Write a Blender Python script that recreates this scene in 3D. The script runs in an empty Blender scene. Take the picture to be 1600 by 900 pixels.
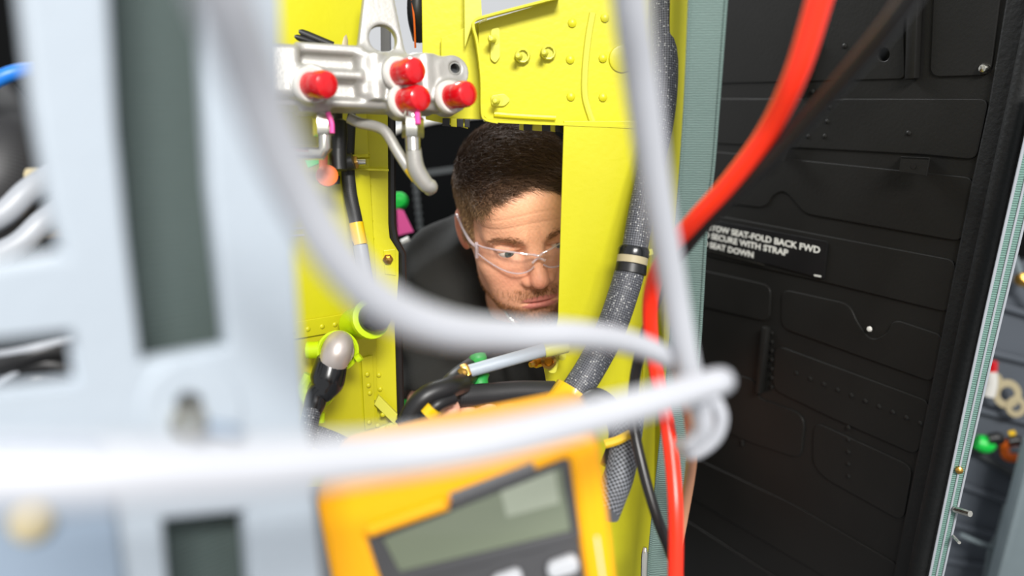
import bpy, bmesh, math, random
import numpy as np
from mathutils import Vector, Matrix
random.seed(7); np.random.seed(7)
rad = math.radians
S = bpy.context.scene
COL = S.collection

# ------------------------------------------------------------------ camera
FPX = 28.0 / 36.0 * 1600.0
PITCH = rad(14)
CAM = Vector((0, 0, 1.35))
cd = bpy.data.cameras.new('camera'); cam = bpy.data.objects.new('camera', cd); COL.objects.link(cam)
cam.location = CAM; cam.rotation_euler = (rad(90) - PITCH, 0, 0)
cd.lens = 28; cd.sensor_width = 36; cd.clip_start = 0.01; cd.clip_end = 60
cd.dof.use_dof = True; cd.dof.focus_distance = 0.84; cd.dof.aperture_fstop = 2.4
S.camera = cam
RT = Vector((1, 0, 0)); FW = Vector((0, math.cos(PITCH), -math.sin(PITCH))); UP = Vector((0, math.sin(PITCH), math.cos(PITCH)))
# ------------------------------------------------------------------ world (bright hangar hall) and lamps
W = bpy.data.worlds.new('hangar_light'); S.world = W; W.use_nodes = True
bg = W.node_tree.nodes['Background']; bg.inputs[0].default_value = (0.95, 0.97, 1.0, 1); bg.inputs[1].default_value = 0.72
def area(name, loc, target, size, power, col=(1, 1, 1)):
    l = bpy.data.lights.new(name, 'AREA'); l.shape = 'RECTANGLE'; l.size, l.size_y = size; l.energy = power; l.color = col
    o = bpy.data.objects.new(name, l); COL.objects.link(o); o.location = loc
    o.rotation_euler = (Vector(target) - Vector(loc)).to_track_quat('-Z', 'Y').to_euler(); o['kind'] = 'helper'
    return o
area('hangar_lamp', (0.55, -2.3, 3.3), (0, 0.9, 1.15), (1.2, 0.6), 235, (1, 0.98, 0.95))
area('hangar_lamp', (-1.1, 2.7, 3.0), (-0.05, 1.1, 1.15), (1.4, 0.7), 80, (0.97, 0.99, 1))
S.view_settings.view_transform = 'Standard'; S.view_settings.look = 'None'
S.view_settings.exposure = 0.0; S.view_settings.gamma = 1; S.view_settings.use_curve_mapping = False

# ------------------------------------------------------------------ where things stand
def P(px, py, d):
    return CAM + FW * d + RT * ((px - 800) / FPX * d) + UP * ((450 - py) / FPX * d)
class PL:
    """a real plane in the place: origin, two orthonormal axes, normal towards the viewer"""
    def __init__(s, o, u, v=(0, 0, 1)):
        s.o = Vector(o); s.u = Vector(u).normalized(); v = Vector(v); s.v = (v - s.u * v.dot(s.u)).normalized()
        s.n = s.u.cross(s.v)
        if s.n.dot(CAM - s.o) < 0: s.n = -s.n
        s.sx = 1 if s.u.cross(s.v).dot(s.n) > 0 else -1
    def at(s, px, py, h=0):
        d = P(px, py, 1) - CAM; o = s.o + s.n * h
        return CAM + d * ((o - CAM).dot(s.n) / d.dot(s.n))
    def uv(s, px, py, h=0):
        p = s.at(px, py, h) - s.o; return p.dot(s.u), p.dot(s.v)
    def w(s, u, v, h=0):
        return s.o + s.u * u + s.v * v + s.n * h
def frame(p, n, up=None):
    n = Vector(n).normalized(); q = n.to_track_quat('Z', 'Y')
    m = q.to_matrix().to_4x4()
    if up is not None:
        y = Vector(up); y = (y - n * y.dot(n)).normalized(); x = y.cross(n)
        m = Matrix((x, y, n)).transposed().to_4x4()
    m.translation = Vector(p); return m

# ------------------------------------------------------------------ materials
def lin(c):
    return tuple(((v / 255) / 12.92 if v / 255 <= .04045 else (((v / 255) + .055) / 1.055) ** 2.4) for v in c) + (1,)
def mat(name, rgb, rough=.5, metal=0, var=.08, vscale=30, bump=.0, bscale=200, spec=.5, coat=0, trans=0, sss=0, emit=0, rvar=0.08):
    m = bpy.data.materials.new(name); m.use_nodes = True; N = m.node_tree.nodes; L = m.node_tree.links
    b = N['Principled BSDF']; c = lin(rgb)
    tc = N.new('ShaderNodeTexCoord')
    nz = N.new('ShaderNodeTexNoise'); nz.inputs['Scale'].default_value = vscale; nz.inputs['Detail'].default_value = 6
    L.new(tc.outputs['Object'], nz.inputs['Vector'])
    mx = N.new('ShaderNodeMix'); mx.data_type = 'RGBA'
    mx.inputs[6].default_value = tuple(x * (1 - var) for x in c[:3]) + (1,)
    mx.inputs[7].default_value = tuple(min(1, x * (1 + var)) for x in c[:3]) + (1,)
    L.new(nz.outputs['Fac'], mx.inputs[0]); L.new(mx.outputs[2], b.inputs['Base Color'])
    mr = N.new('ShaderNodeMapRange'); mr.inputs[3].default_value = max(0.02, rough - rvar); mr.inputs[4].default_value = min(1, rough + rvar)
    L.new(nz.outputs['Fac'], mr.inputs[0]); L.new(mr.outputs[0], b.inputs['Roughness'])
    b.inputs['Metallic'].default_value = metal; b.inputs['Specular IOR Level'].default_value = spec
    b.inputs['Coat Weight'].default_value = coat
    if sss: b.inputs['Subsurface Weight'].default_value = sss; b.inputs['Subsurface Radius'].default_value = (.012, .005, .003); b.inputs['Subsurface Scale'].default_value = .4
    if bump:
        n2 = N.new('ShaderNodeTexNoise'); n2.inputs['Scale'].default_value = bscale; n2.inputs['Detail'].default_value = 4
        L.new(tc.outputs['Object'], n2.inputs['Vector'])
        bp = N.new('ShaderNodeBump'); bp.inputs['Strength'].default_value = bump; bp.inputs['Distance'].default_value = .002
        L.new(n2.outputs['Fac'], bp.inputs['Height']); L.new(bp.outputs[0], b.inputs['Normal'])
    return m
def mat_ribbed(name, rgb, pitch, amp=.6, rough=.75, axis=2, dark=.6):
    """woven webbing: fine ribs across the band"""
    m = mat(name, rgb, rough, var=.12, vscale=60); N = m.node_tree.nodes; L = m.node_tree.links; b = N['Principled BSDF']
    tc = N.new('ShaderNodeTexCoord'); sp = N.new('ShaderNodeSeparateXYZ'); L.new(tc.outputs['Object'], sp.inputs[0])
    nz = N.new('ShaderNodeTexNoise'); nz.inputs['Scale'].default_value = 260; L.new(tc.outputs['Object'], nz.inputs['Vector'])
    ad = N.new('ShaderNodeMath'); ad.operation = 'MULTIPLY_ADD'; L.new(nz.outputs['Fac'], ad.inputs[0]); ad.inputs[1].default_value = pitch * .7; L.new(sp.outputs[axis], ad.inputs[2])
    mu = N.new('ShaderNodeMath'); mu.operation = 'MULTIPLY'; L.new(ad.outputs[0], mu.inputs[0]); mu.inputs[1].default_value = 2 * math.pi / pitch
    si = N.new('ShaderNodeMath'); si.operation = 'SINE'; L.new(mu.outputs[0], si.inputs[0])
    mr = N.new('ShaderNodeMapRange'); mr.inputs[1].default_value = -1; L.new(si.outputs[0], mr.inputs[0])
    mx = N.new('ShaderNodeMix'); mx.data_type = 'RGBA'; c = lin(rgb)
    mx.inputs[6].default_value = tuple(x * dark for x in c[:3]) + (1,); mx.inputs[7].default_value = tuple(min(1, x * 1.12) for x in c[:3]) + (1,)
    L.new(mr.outputs[0], mx.inputs[0]); L.new(mx.outputs[2], b.inputs['Base Color'])
    bp = N.new('ShaderNodeBump'); bp.inputs['Strength'].default_value = amp; bp.inputs['Distance'].default_value = pitch * .3
    L.new(mr.outputs[0], bp.inputs['Height']); L.new(bp.outputs[0], b.inputs['Normal'])
    return m
def mat_braid(name, rgb1, rgb2, pitch, ang=45, rough=.55, speck=0.0):
    """braided sleeving over the tube's own UV (metres around, metres along)"""
    m = mat(name, rgb1, rough, var=.1); N = m.node_tree.nodes; L = m.node_tree.links; b = N['Principled BSDF']
    uv = N.new('ShaderNodeUVMap'); mp = N.new('ShaderNodeMapping'); mp.inputs['Rotation'].default_value = (0, 0, rad(ang)); L.new(uv.outputs[0], mp.inputs[0])
    ck = N.new('ShaderNodeTexChecker'); ck.inputs['Scale'].default_value = 1 / pitch; L.new(mp.outputs[0], ck.inputs[0])
    ck.inputs[1].default_value = lin(rgb1); ck.inputs[2].default_value = lin(rgb2)
    last = ck.outputs[0]
    if speck:
        vo = N.new('ShaderNodeTexVoronoi'); vo.inputs['Scale'].default_value = 330; L.new(uv.outputs[0], vo.inputs['Vector'])
        gt = N.new('ShaderNodeMath'); gt.operation = 'LESS_THAN'; gt.inputs[1].default_value = speck; L.new(vo.outputs['Distance'], gt.inputs[0])
        mx = N.new('ShaderNodeMix'); mx.data_type = 'RGBA'; L.new(gt.outputs[0], mx.inputs[0]); L.new(last, mx.inputs[6]); mx.inputs[7].default_value = lin((190, 190, 186)); last = mx.outputs[2]
    L.new(last, b.inputs['Base Color'])
    bp = N.new('ShaderNodeBump'); bp.inputs['Strength'].default_value = .7; bp.inputs['Distance'].default_value = .0008
    L.new(ck.outputs['Fac'], bp.inputs['Height']); L.new(bp.outputs[0], b.inputs['Normal'])
    return m
def mat_vcol(name, rough=.5, sss=0, spec=.5, bump=0, bscale=300):
    m = mat(name, (128, 128, 128), rough, sss=sss, spec=spec, bump=bump, bscale=bscale); N = m.node_tree.nodes; L = m.node_tree.links
    a = N.new('ShaderNodeVertexColor'); a.layer_name = 'Col'; L.new(a.outputs[0], N['Principled BSDF'].inputs['Base Color'])
    return m
def mat_clear(name, tint=(1, 1, 1), gloss=.1, body=.04, bodycol=(.8, .8, .85)):
    m = bpy.data.materials.new(name); m.use_nodes = True; N = m.node_tree.nodes; L = m.node_tree.links
    N.remove(N['Principled BSDF']); out = N['Material Output']
    t = N.new('ShaderNodeBsdfTransparent'); t.inputs[0].default_value = tint + (1,)
    g = N.new('ShaderNodeBsdfGlossy'); g.inputs['Roughness'].default_value = .05
    d = N.new('ShaderNodeBsdfDiffuse'); d.inputs[0].default_value = bodycol + (1,)
    lw = N.new('ShaderNodeLayerWeight'); lw.inputs[0].default_value = .5; fr = N.new('ShaderNodeMath'); fr.operation = 'POWER'; fr.inputs[1].default_value = 4; L.new(lw.outputs['Facing'], fr.inputs[0])
    ml = N.new('ShaderNodeMath'); ml.operation = 'MULTIPLY_ADD'; ml.inputs[1].default_value = .4; ml.inputs[2].default_value = gloss; L.new(fr.outputs[0], ml.inputs[0])
    m1 = N.new('ShaderNodeMixShader'); L.new(ml.outputs[0], m1.inputs[0]); L.new(t.outputs[0], m1.inputs[1]); L.new(g.outputs[0], m1.inputs[2])
    m2 = N.new('ShaderNodeMixShader'); m2.inputs[0].default_value = body; L.new(m1.outputs[0], m2.inputs[1]); L.new(d.outputs[0], m2.inputs[2])
    L.new(m2.outputs[0], out.inputs[0]); return m
M = dict(
    yellow=mat('yellow_primer', (198, 192, 26), .42, var=.05, vscale=12, bump=.12, bscale=160),
    yellow_pale=mat('pale_yellow_primer', (208, 205, 76), .42, var=.05, vscale=12, bump=.1, bscale=160),
    lime=mat('lime_plastic', (196, 224, 10), .35, var=.04),
    frame=mat('blue_grey_paint', (160, 169, 178), .45, var=.05, vscale=14, bump=.15),
    frame2=mat('mid_blue_grey_paint', (126, 140, 156), .45, var=.06, vscale=14, bump=.1),
    cable=mat('grey_cable_jacket', (176, 178, 184), .42, var=.03, vscale=25, bump=.05),
    web=mat_ribbed('green_grey_webbing', (98, 119, 113), .0021),
    web_shaded=mat_ribbed('shaded_green_grey_webbing', (70, 83, 81), .0022, dark=.7),  # same webbing as the seat strap, with shade put into its colour
    door=mat('black_door_paint', (24, 23.5, 22), .45, var=.22, vscale=9, bump=.12, bscale=240, spec=.24),
    seal=mat('black_rubber_seal', (20, 21, 21), .6, var=.2, vscale=50, bump=.4, bscale=180, spec=.3),
    alu=mat('cast_aluminium', (168, 166, 160), .42, metal=.5, var=.07, vscale=40, bump=.10, bscale=350),
    steel=mat('steel', (205, 202, 192), .22, metal=1, var=.05),
    chrome=mat('pale_chrome', (205, 195, 188), .38, metal=.6, var=.05),
    gold=mat('gold_plated_steel', (205, 160, 80), .3, metal=1, var=.1),
    red=mat('red_plastic', (192, 7, 20), .22, var=.04, coat=.4),
    white=mat('white_plastic', (205, 203, 196), .4, var=.03),
    black=mat('black_rubber', (22, 22, 23), .42, var=.15),
    blackg=mat('glossy_black_rubber', (24, 25, 27), .22, var=.1),
    braid=mat_braid('dark_braid', (44, 45, 50), (98, 100, 106), .0016, speck=.2),
    braidb=mat_braid('black_braid', (16, 16, 17), (40, 40, 42), .0012),
    braidg=mat_braid('grey_braid', (30, 31, 34), (128, 132, 138), .0024, 0),
    holster=mat('amber_holster_rubber', (242, 168, 2), .45, var=.04, bump=.1),
    dgrey=mat('dark_grey_plastic', (70, 70, 72), .4, var=.05),
    bezel=mat('grey_bezel', (98, 98, 100), .35, var=.05),
    lcd=mat('lcd_glass', (112, 120, 101), .12, var=.04, vscale=6, coat=.5),
    lcdseg=mat('lcd_segment', (60, 66, 56), .3),
    lcdpale=mat('pale_lcd', (150, 157, 140), .15, var=.03, coat=.4),
    button=mat('pale_button', (178, 180, 184), .4),
    redlead=mat('red_silicone_lead', (238, 46, 18), .35, var=.03),
    blacklead=mat('black_silicone_lead', (26, 25, 25), .38, var=.06),
    tan=mat('tan_cable_jacket', (190, 136, 104), .45, var=.06),
    blue=mat('blue_cable', (20, 110, 200), .4),
    whitecable=mat('white_cable', (150, 154, 160), .4),
    greentape=mat('green_tape', (40, 150, 66), .5, var=.12),
    green=mat('green_plastic', (20, 200, 70), .4), pink=mat('pink_tag', (225, 70, 150), .5), orange=mat('orange_plastic', (232, 104, 8), .4),
    ytape=mat('yellow_tape', (220, 178, 6), .3, coat=.4),
    teal=mat('teal_fitting', (40, 90, 95), .35, metal=.4),
    dark=mat('dark_interior', (11, 12, 13), .9, var=.3, vscale=6, spec=.08), darkg=mat('dark_grey_metal', (62, 66, 68), .6),
    grey=mat('blue_grey_interior', (78, 84, 92), .6, var=.1, vscale=5), grey2=mat('light_grey_beam', (112, 124, 128), .5, var=.08),
    floor=mat('grey_floor', (90, 92, 95), .7, var=.1),
    tanmetal=mat('tan_zinc_plate', (170, 158, 126), .5), shirt=mat('black_cotton', (36, 36, 34), .85, var=.12, vscale=40, bump=.5, bscale=600, spec=.25),
    skin=mat_vcol('skin', .5, sss=.12, spec=.4, bump=.35, bscale=420), hair=mat_vcol('hair_strands', .5, spec=.2),
    eyew=mat('eye_white', (225, 216, 208), .15), iris=mat('grey_green_iris', (62, 74, 70), .15), pupil=mat('pupil', (6, 6, 6), .1),
    lens=mat_clear('clear_lens', (.985, .98, .975), .015, .02), rim=mat_clear('clear_rim', (.92, .87, .88), .14, .30, (.85, .76, .78)),
    text=mat('white_print', (205, 205, 198), .5), placard=mat('black_placard', (14, 14, 15), .4),
)

# ------------------------------------------------------------------ mesh helpers
def crom(pts, n=8):
    pts = [tuple(p) if not isinstance(p, tuple) else p for p in pts]; A = [np.array(p, float) for p in pts]
    if len(A) < 3: n = 1
    out = []
    for i in range(len(A) - 1):
        p0 = A[i - 1] if i else 2 * A[0] - A[1]; p1, p2 = A[i], A[i + 1]; p3 = A[i + 2] if i + 2 < len(A) else 2 * A[-1] - A[-2]
        for k in range(n):
            t = k / n
            out.append(.5 * ((2 * p1) + (p2 - p0) * t + (2 * p0 - 5 * p1 + 4 * p2 - p3) * t * t + (3 * p1 - p0 - 3 * p2 + p3) * t ** 3))
    out.append(A[-1]); return out
class MB:
    def __init__(s): s.v = []; s.f = []; s.uv = {}; s.flat = False; s.other = False
    def add(s, vs, fs, uvs=None):
        s.other = True
        b = len(s.v); s.v += [tuple(x) for x in vs]
        for i, f in enumerate(fs):
            if uvs: s.uv[len(s.f)] = uvs[i]
            s.f.append(tuple(b + j for j in f))
        return s
    def rings(s, rings, cap=True, closed=False, uvs=None):
        n = len(rings[0]); vs = [p for r in rings for p in r]; fs = []; fu = []
        m = len(rings)
        for i in range(m if closed else m - 1):
            for j in range(n):
                a, b2 = i * n + j, i * n + (j + 1) % n; c, d = ((i + 1) % m) * n + (j + 1) % n, ((i + 1) % m) * n + j
                fs.append((a, b2, c, d))
                if uvs: fu.append(((uvs[0] * j / n, uvs[1][i]), (uvs[0] * (j + 1) / n, uvs[1][i]), (uvs[0] * (j + 1) / n, uvs[1][i + 1]), (uvs[0] * j / n, uvs[1][i + 1])))
        if cap and not closed:
            fs.append(tuple(range(n - 1, -1, -1))); fs.append(tuple((m - 1) * n + j for j in range(n)))
            if uvs: fu += [[(0, 0)] * n] * 2
        return s.add(vs, fs, fu if uvs else None)
    def tube(s, pts, r, seg=14, sub=8, smooth=True, rough=0):
        """pts: world points or (point, radius) rows"""
        rows = [tuple(p[0]) + (p[1],) if (len(p) == 2) else tuple(p) + (r,) for p in pts]
        rows = crom(rows, sub) if smooth else [np.array(x) for x in rows]
        C = [Vector(x[:3]) for x in rows]; R = [x[3] for x in rows]
        T = [(C[min(i + 1, len(C) - 1)] - C[max(i - 1, 0)]).normalized() for i in range(len(C))]
        nrm = T[0].orthogonal().normalized(); rings = []; ln = [0]
        for i, c in enumerate(C):
            if i: ln.append(ln[-1] + (c - C[i - 1]).length)
            nrm = (nrm - T[i] * nrm.dot(T[i])).normalized(); bn = T[i].cross(nrm)
            rr = R[i] * (1 + rough * random.uniform(-1, 1))
            rings.append([c + (nrm * math.cos(a) + bn * math.sin(a)) * rr for a in (2 * math.pi * k / seg for k in range(seg))])
        return s.rings(rings, uvs=(2 * math.pi * sum(R) / len(R), ln))
    def lathe(s, prof, Mx, seg=20):
        rings = [[Mx @ Vector((r * math.cos(a), r * math.sin(a), h)) for a in (2 * math.pi * k / seg for k in range(seg))] for r, h in prof]
        return s.rings(rings)
    def box(s, Mx, sx, sy, sz, bev=0):
        bm = bmesh.new(); bmesh.ops.create_cube(bm, size=1)
        for v in bm.verts: v.co = Vector((v.co.x * sx, v.co.y * sy, v.co.z * sz))
        if bev: bmesh.ops.bevel(bm, geom=bm.edges[:], offset=bev, segments=2, profile=.5, affect='EDGES')
        bm.verts.index_update(); s.add([Mx @ v.co for v in bm.verts], [tuple(v.index for v in f.verts) for f in bm.faces]); bm.free(); return s
    def bar(s, a, b, w, h, up=(0, 0, 1), bev=0):
        a, b = Vector(a), Vector(b); return s.box(frame((a + b) / 2, b - a, up), w, h, (b - a).length, bev)
    def plate(s, pl, outline, holes=(), thick=.002, bev=.0004, h=0, uvspace=False):
        """sheet with its front at height h above plane pl, cut to an outline (and holes)"""
        c = bpy.data.curves.new('t', 'CURVE'); c.dimensions = '2D'; c.fill_mode = 'BOTH'
        c.extrude = max(thick / 2 - bev, 1e-5); c.bevel_depth = bev; c.bevel_resolution = 1
        for poly in [outline] + list(holes):
            q = [p if uvspace else pl.uv(p[0], p[1], h) for p in poly]
            sp = c.splines.new('POLY'); sp.points.add(len(q) - 1); sp.use_cyclic_u = True
            for k, (a, b) in enumerate(q): sp.points[k].co = (a * pl.sx, b, 0, 1)
        o = bpy.data.objects.new('t', c); me = bpy.data.meshes.new_from_object(o)
        s.add([pl.w(v.co.x * pl.sx, v.co.y, h - thick / 2 + v.co.z) for v in me.vertices], [tuple(p.vertices) for p in me.polygons])
        bpy.data.objects.remove(o); bpy.data.curves.remove(c); bpy.data.meshes.remove(me); s.flat = True; return s
    def prism(s, pts, vec):
        n = len(pts); vec = Vector(vec); return s.rings([[Vector(p) for p in pts], [Vector(p) + vec for p in pts]])
    def mesh(s, name, off=Vector((0, 0, 0)), sharp=38, recalc=True):
        me = bpy.data.meshes.new(name); me.from_pydata([tuple(Vector(v) - off) for v in s.v], [], s.f)
        if s.uv:
            ul = me.uv_layers.new(name='UVMap'); data = ul.data
            for p in me.polygons:
                u = s.uv.get(p.index)
                if u:
                    for k, li in enumerate(p.loop_indices): data[li].uv = u[k]
        if recalc:
            bm = bmesh.new(); bm.from_mesh(me); bmesh.ops.remove_doubles(bm, verts=bm.verts, dist=1e-6); bmesh.ops.recalc_face_normals(bm, faces=bm.faces); bm.to_mesh(me); bm.free()
        me.polygons.foreach_set('use_smooth', [True] * len(me.polygons)); me.set_sharp_from_angle(angle=rad(18 if s.flat else sharp)); return me
def arc(cx, cy, r, a0=0, a1=360, n=24, ry=None):
    ry = ry or r; full = abs(a1 - a0) >= 360; k = n if full else n + 1
    return [(cx + r * math.cos(rad(a0 + (a1 - a0) * i / n)), cy + ry * math.sin(rad(a0 + (a1 - a0) * i / n))) for i in range(k)]
def rnd(poly, r, n=5):
    """round the corners of a pixel polygon"""
    out = []
    for i, p in enumerate(poly):
        p = Vector(p); a = Vector(poly[i - 1]); b = Vector(poly[(i + 1) % len(poly)])
        ra = min(r, (a - p).length * .45); rb = min(r, (b - p).length * .45)
        s0 = p + (a - p).normalized() * ra; s1 = p + (b - p).normalized() * rb
        for k in range(n + 1):
            t = k / n; out.append(tuple(s0 * (1 - t) ** 2 + p * 2 * t * (1 - t) + s1 * t * t))
    return out
def tagit(o, label, cat, group=None, kind=None):
    if label: o['label'] = label
    if cat: o['category'] = cat
    if group: o['group'] = group
    if kind: o['kind'] = kind
    return o
def thing(name, label, cat, loc, group=None):
    o = bpy.data.objects.new(name, None); COL.objects.link(o); o.location = loc; o.empty_display_size = .02
    return tagit(o, label, cat, group)
def part(name, mb, m, parent, label=None, sharp=38):
    base = parent
    off = Vector((0, 0, 0))
    while base is not None: off += base.location; base = base.parent
    o = bpy.data.objects.new(name, mb.mesh(name, off, sharp)); o.data.materials.append(M[m] if isinstance(m, str) else m)
    COL.objects.link(o); o.parent = parent
    if label: o['label'] = label
    return o
def solo(name, mb, m, label, cat, group=None, kind=None, sharp=38):
    c = Vector((0, 0, 0))
    for v in mb.v: c += Vector(v)
    c /= len(mb.v)
    o = bpy.data.objects.new(name, mb.mesh(name, c, sharp)); o.data.materials.append(M[m]); o.location = c; COL.objects.link(o)
    return tagit(o, label, cat, group, kind)
def inst(name, me, Mx, parent, label=None):
    off = Vector((0, 0, 0)); b = parent
    while b is not None: off += b.location; b = b.parent
    o = bpy.data.objects.new(name, me); COL.objects.link(o); o.parent = parent
    mm = Mx.copy(); mm.translation = mm.translation - off; o.matrix_local = mm
    if label: o['label'] = label
    return o
def lathe_mesh(name, prof, m, seg=12):
    me = MB().lathe(prof, Matrix.Identity(4), seg).mesh(name); me.materials.append(M[m]); return me
I4 = Matrix.Identity(4)

# ================================================================== THE SETTING
R48 = (math.sin(rad(48)), math.cos(rad(48)), 0)
PLF = PL(P(440, 450, .31), R48)                     # near equipment frame
PYL = PL(P(600, 450, .86), R48)                     # yellow bulkhead on the left
PGS = PL(P(850, 120, .79), (1, .10, 0))             # yellow gusset
PPI = PL(P(960, 450, .83), (1, .10, 0))             # yellow pillar sheet
PDR = PL(P(1540, 450, .86), (.49, -.87, 0))         # black door
PBK = PL(P(800, 450, 1.85), (1, 0, 0))              # far dark wall
PRT = PL(P(1560, 600, 1.75), (1, -.25, 0))          # grey side wall seen past the door
PST = PL(P(1080, 450, .74), (1, -.12, 0))           # webbing strap
def wallplate(name, pl, poly, m, thick=.02, holes=(), h=0):
    return solo(name, MB().plate(pl, poly, holes, thick, .0005, h), m, None, None, kind='structure')
solo('floor', MB().box(Matrix.Translation((0, 1.0, -.02)), 5, 5, .04), 'floor', None, None, kind='structure')
wb = wallplate('wall_back', PBK, [(560, 232), (616, 207), (694, 188), (790, 178), (1130, 178), (1130, 1150), (560, 1150)], 'dark', .03)
part('arch_trim', MB().tube([PBK.at(x, y, .01) for x, y in [(540, 245), (616, 205), (655, 194), (694, 186), (790, 176)]], .007, 8), 'white', wb)
dot = lathe_mesh('perforation', [(.0001, .0), (.008, .0), (.008, .002), (.0001, .0025)], 'darkg', 8)
for k in range(8): inst('perforation', dot, frame(PBK.at(648 + 1.2 * k, 278 + 11 * k, .002), PBK.n), wb)
for k in range(7): inst('perforation', dot, frame(PBK.at(668 + 7.5 * k, 270 - 1 * k, .002), PBK.n), wb)
wl = wallplate('wall_left', PL(P(100, 300, .95), R48), [(-300, -250), (470, -250), (470, 1200), (-300, 1200)], 'dark', .02)
wr = wallplate('wall_right', PRT, [(1380, 330), (1800, 330), (1800, 1150), (1380, 1150)], 'grey', .02)
part('upper_panel', MB().plate(PRT, [(1480, 120), (1800, 120), (1800, 402), (1480, 402)], (), .01, .001, .02), 'dark', wr)
for k, (x0, y0, x1, y1) in enumerate([(1540, 470, 1640, 500), (1540, 548, 1640, 572), (1500, 632, 1640, 668), (1500, 690, 1600, 752), (1490, 752, 1590, 790), (1480, 815, 1570, 842), (1470, 872, 1570, 892)]):
    part('stringer', MB().bar(PRT.at(x0, y0, .012), PRT.at(x1, y1, .012), .012, .014, PRT.n, .001), 'grey' if k != 3 else 'darkg', wr)
part('brace', MB().tube([PRT.at(1585, 400, .05), PRT.at(1600, 440, .05), PRT.at(1640, 500, .05)], .006, 8), 'grey2', wr)

# ---- black door with its pressed panels
PDRX = [(930, -420), (1650, -420), (1575, 0), (1547, 167), (1521, 285), (1460, 593), (1398, 900), (1370, 1060), (930, 1060)]
door = solo('door_1', MB().plate(PDR, PDRX, [arc(1380, 85, 11, ry=12)], .006, .0004), 'door', None, None, kind='structure')
part('hole_backing', MB().plate(PDR, arc(1380, 85, 16), (), .001, .0001, -.012), 'seal', door)
def press(poly, r=14, h=.0022, name='pressed_panel', holes=()):
    return part(name, MB().plate(PDR, rnd(poly, r), holes, h + .001, .0011, h), 'door', door)
press([(1100, 155), (1543, 156), (1524, 248), (1440, 240), (1100, 222)])
press([(1462, -60), (1568, -60), (1546, 116), (1454, 119)], 16)
press([(1100, -60), (1408, -60), (1412, 122), (1100, 130)], 8, .0018, holes=[arc(1380, 85, 11, ry=12)])
press([(1100, 236), (1520, 279), (1502, 376), (1258, 333), (1246, 318), (1226, 296), (1206, 304), (1196, 324), (1100, 313)])
press([(1090, 332), (1492, 408), (1482, 487), (1290, 440), (1100, 398)])
press([(1222, 453), (1326, 476), (1338, 505), (1360, 534), (1386, 524), (1396, 500), (1474, 526), (1457, 596), (1221, 511)], 14)
press([(1060, 415), (1203, 447), (1201, 502), (1060, 470)], 14)
press([(1211, 540), (1452, 629), (1432, 710), (1300, 652), (1208, 608)], 14)
press([(1060, 560), (1180, 595), (1182, 622), (1246, 645), (1256, 660), (1250, 716), (1170, 690), (1060, 640)], 14)
press([(1272, 660), (1424, 730), (1410, 814), (1288, 746), (1270, 724)], 16)
press([(1050, 700), (1240, 790), (1404, 885), (1390, 960), (1050, 760)], 14)
press([(1050, 800), (1300, 960), (1050, 960)], 10)
for a, b, w_ in [((1432, -60), (1425, 124), .013), ((1268, 60), (1250, 152), .010), ((1198, 511), (1186, 614), .010)]:
    part('stiffener', MB().bar(PDR.at(*a, .006), PDR.at(*b, .006), w_, .010, PDR.n, .002), 'door', door)
dhole = lathe_mesh('clip_hole', [(.0001, 0), (.008, 0), (.008, .001), (.0001, .0012)], 'placard', 10)
rv = lathe_mesh('rivet', [(.0033, 0), (.0030, .0012), (.0018, .002), (.0001, .0023)], 'door', 8)
rvp = [(1270, 143), (1297, 167), (1265, 191), (1293, 190), (1263, 213), (1289, 213), (1420, 208), (1320, 72)]
rvp += [(1206, 520 + 14 * k) for k in range(7)] + [(1245 + 21.5 * k, 583 + 8.7 * k) for k in range(10)] + [(1326, 668 + 19 * k) for k in range(5)] + [(1160, 690 + 4 * k) for k in range(2)]
for x, y in rvp: inst('rivet', rv, frame(PDR.at(x, y, .0018), PDR.n), door)
bl = lathe_mesh('bolt', [(.006, 0), (.006, .003), (.004, .006), (.0001, .007)], 'steel', 10)
inst('bolt', bl, frame(PDR.at(1540, 107, .001), PDR.n), door, 'bright steel bolt head')
me_pin = lathe_mesh('pin', [(.0034, 0), (.003, .002), (.0001, .0026)], 'white', 8)
inst('pin', me_pin, frame(PDR.at(1359, 514, .004), PDR.n), door, 'small white pin head')
for a in [[(1408, 245), (1452, 247), (1447, 274), (1405, 268)], [(1206, 230), (1232, 231), (1226, 252), (1204, 249)]]:
    c_ = part('clip', MB().plate(PDR, a, (), .002, .0003, .022), 'door', door)
    m_ = MB(); m_.prism([PDR.at(*a[0], .022), PDR.at(*a[1], .022), PDR.at(*a[1], 0), PDR.at(*a[0], 0)], PDR.v * -.002); part('clip_flange', m_, 'door', c_)
    inst('clip_hole', dhole, frame(PDR.at((a[0][0] + a[2][0]) / 2, (a[0][1] + a[2][1]) / 2, .0222), PDR.n) @ Matrix.Scale(.4, 4), c_)
# rubber seal down the door edge
t1 = solo('trim_1', MB().plate(PDR, [(1650, -420), (1730, -420), (1628, 100), (1588, 280), (1519, 600), (1455, 900), (1430, 1060), (1370, 1060), (1398, 900), (1460, 593), (1521, 285), (1547, 167), (1575, 0)], (), .016, .003, .006), 'seal', None, None, kind='structure')
part('seal_lip', MB().tube([PDR.at(x, y, .008) for x, y in [(1710, -420), (1608, 80), (1562, 290), (1495, 600), (1432, 900), (1405, 1060)]], .010, 10), 'seal', t1)

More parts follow.
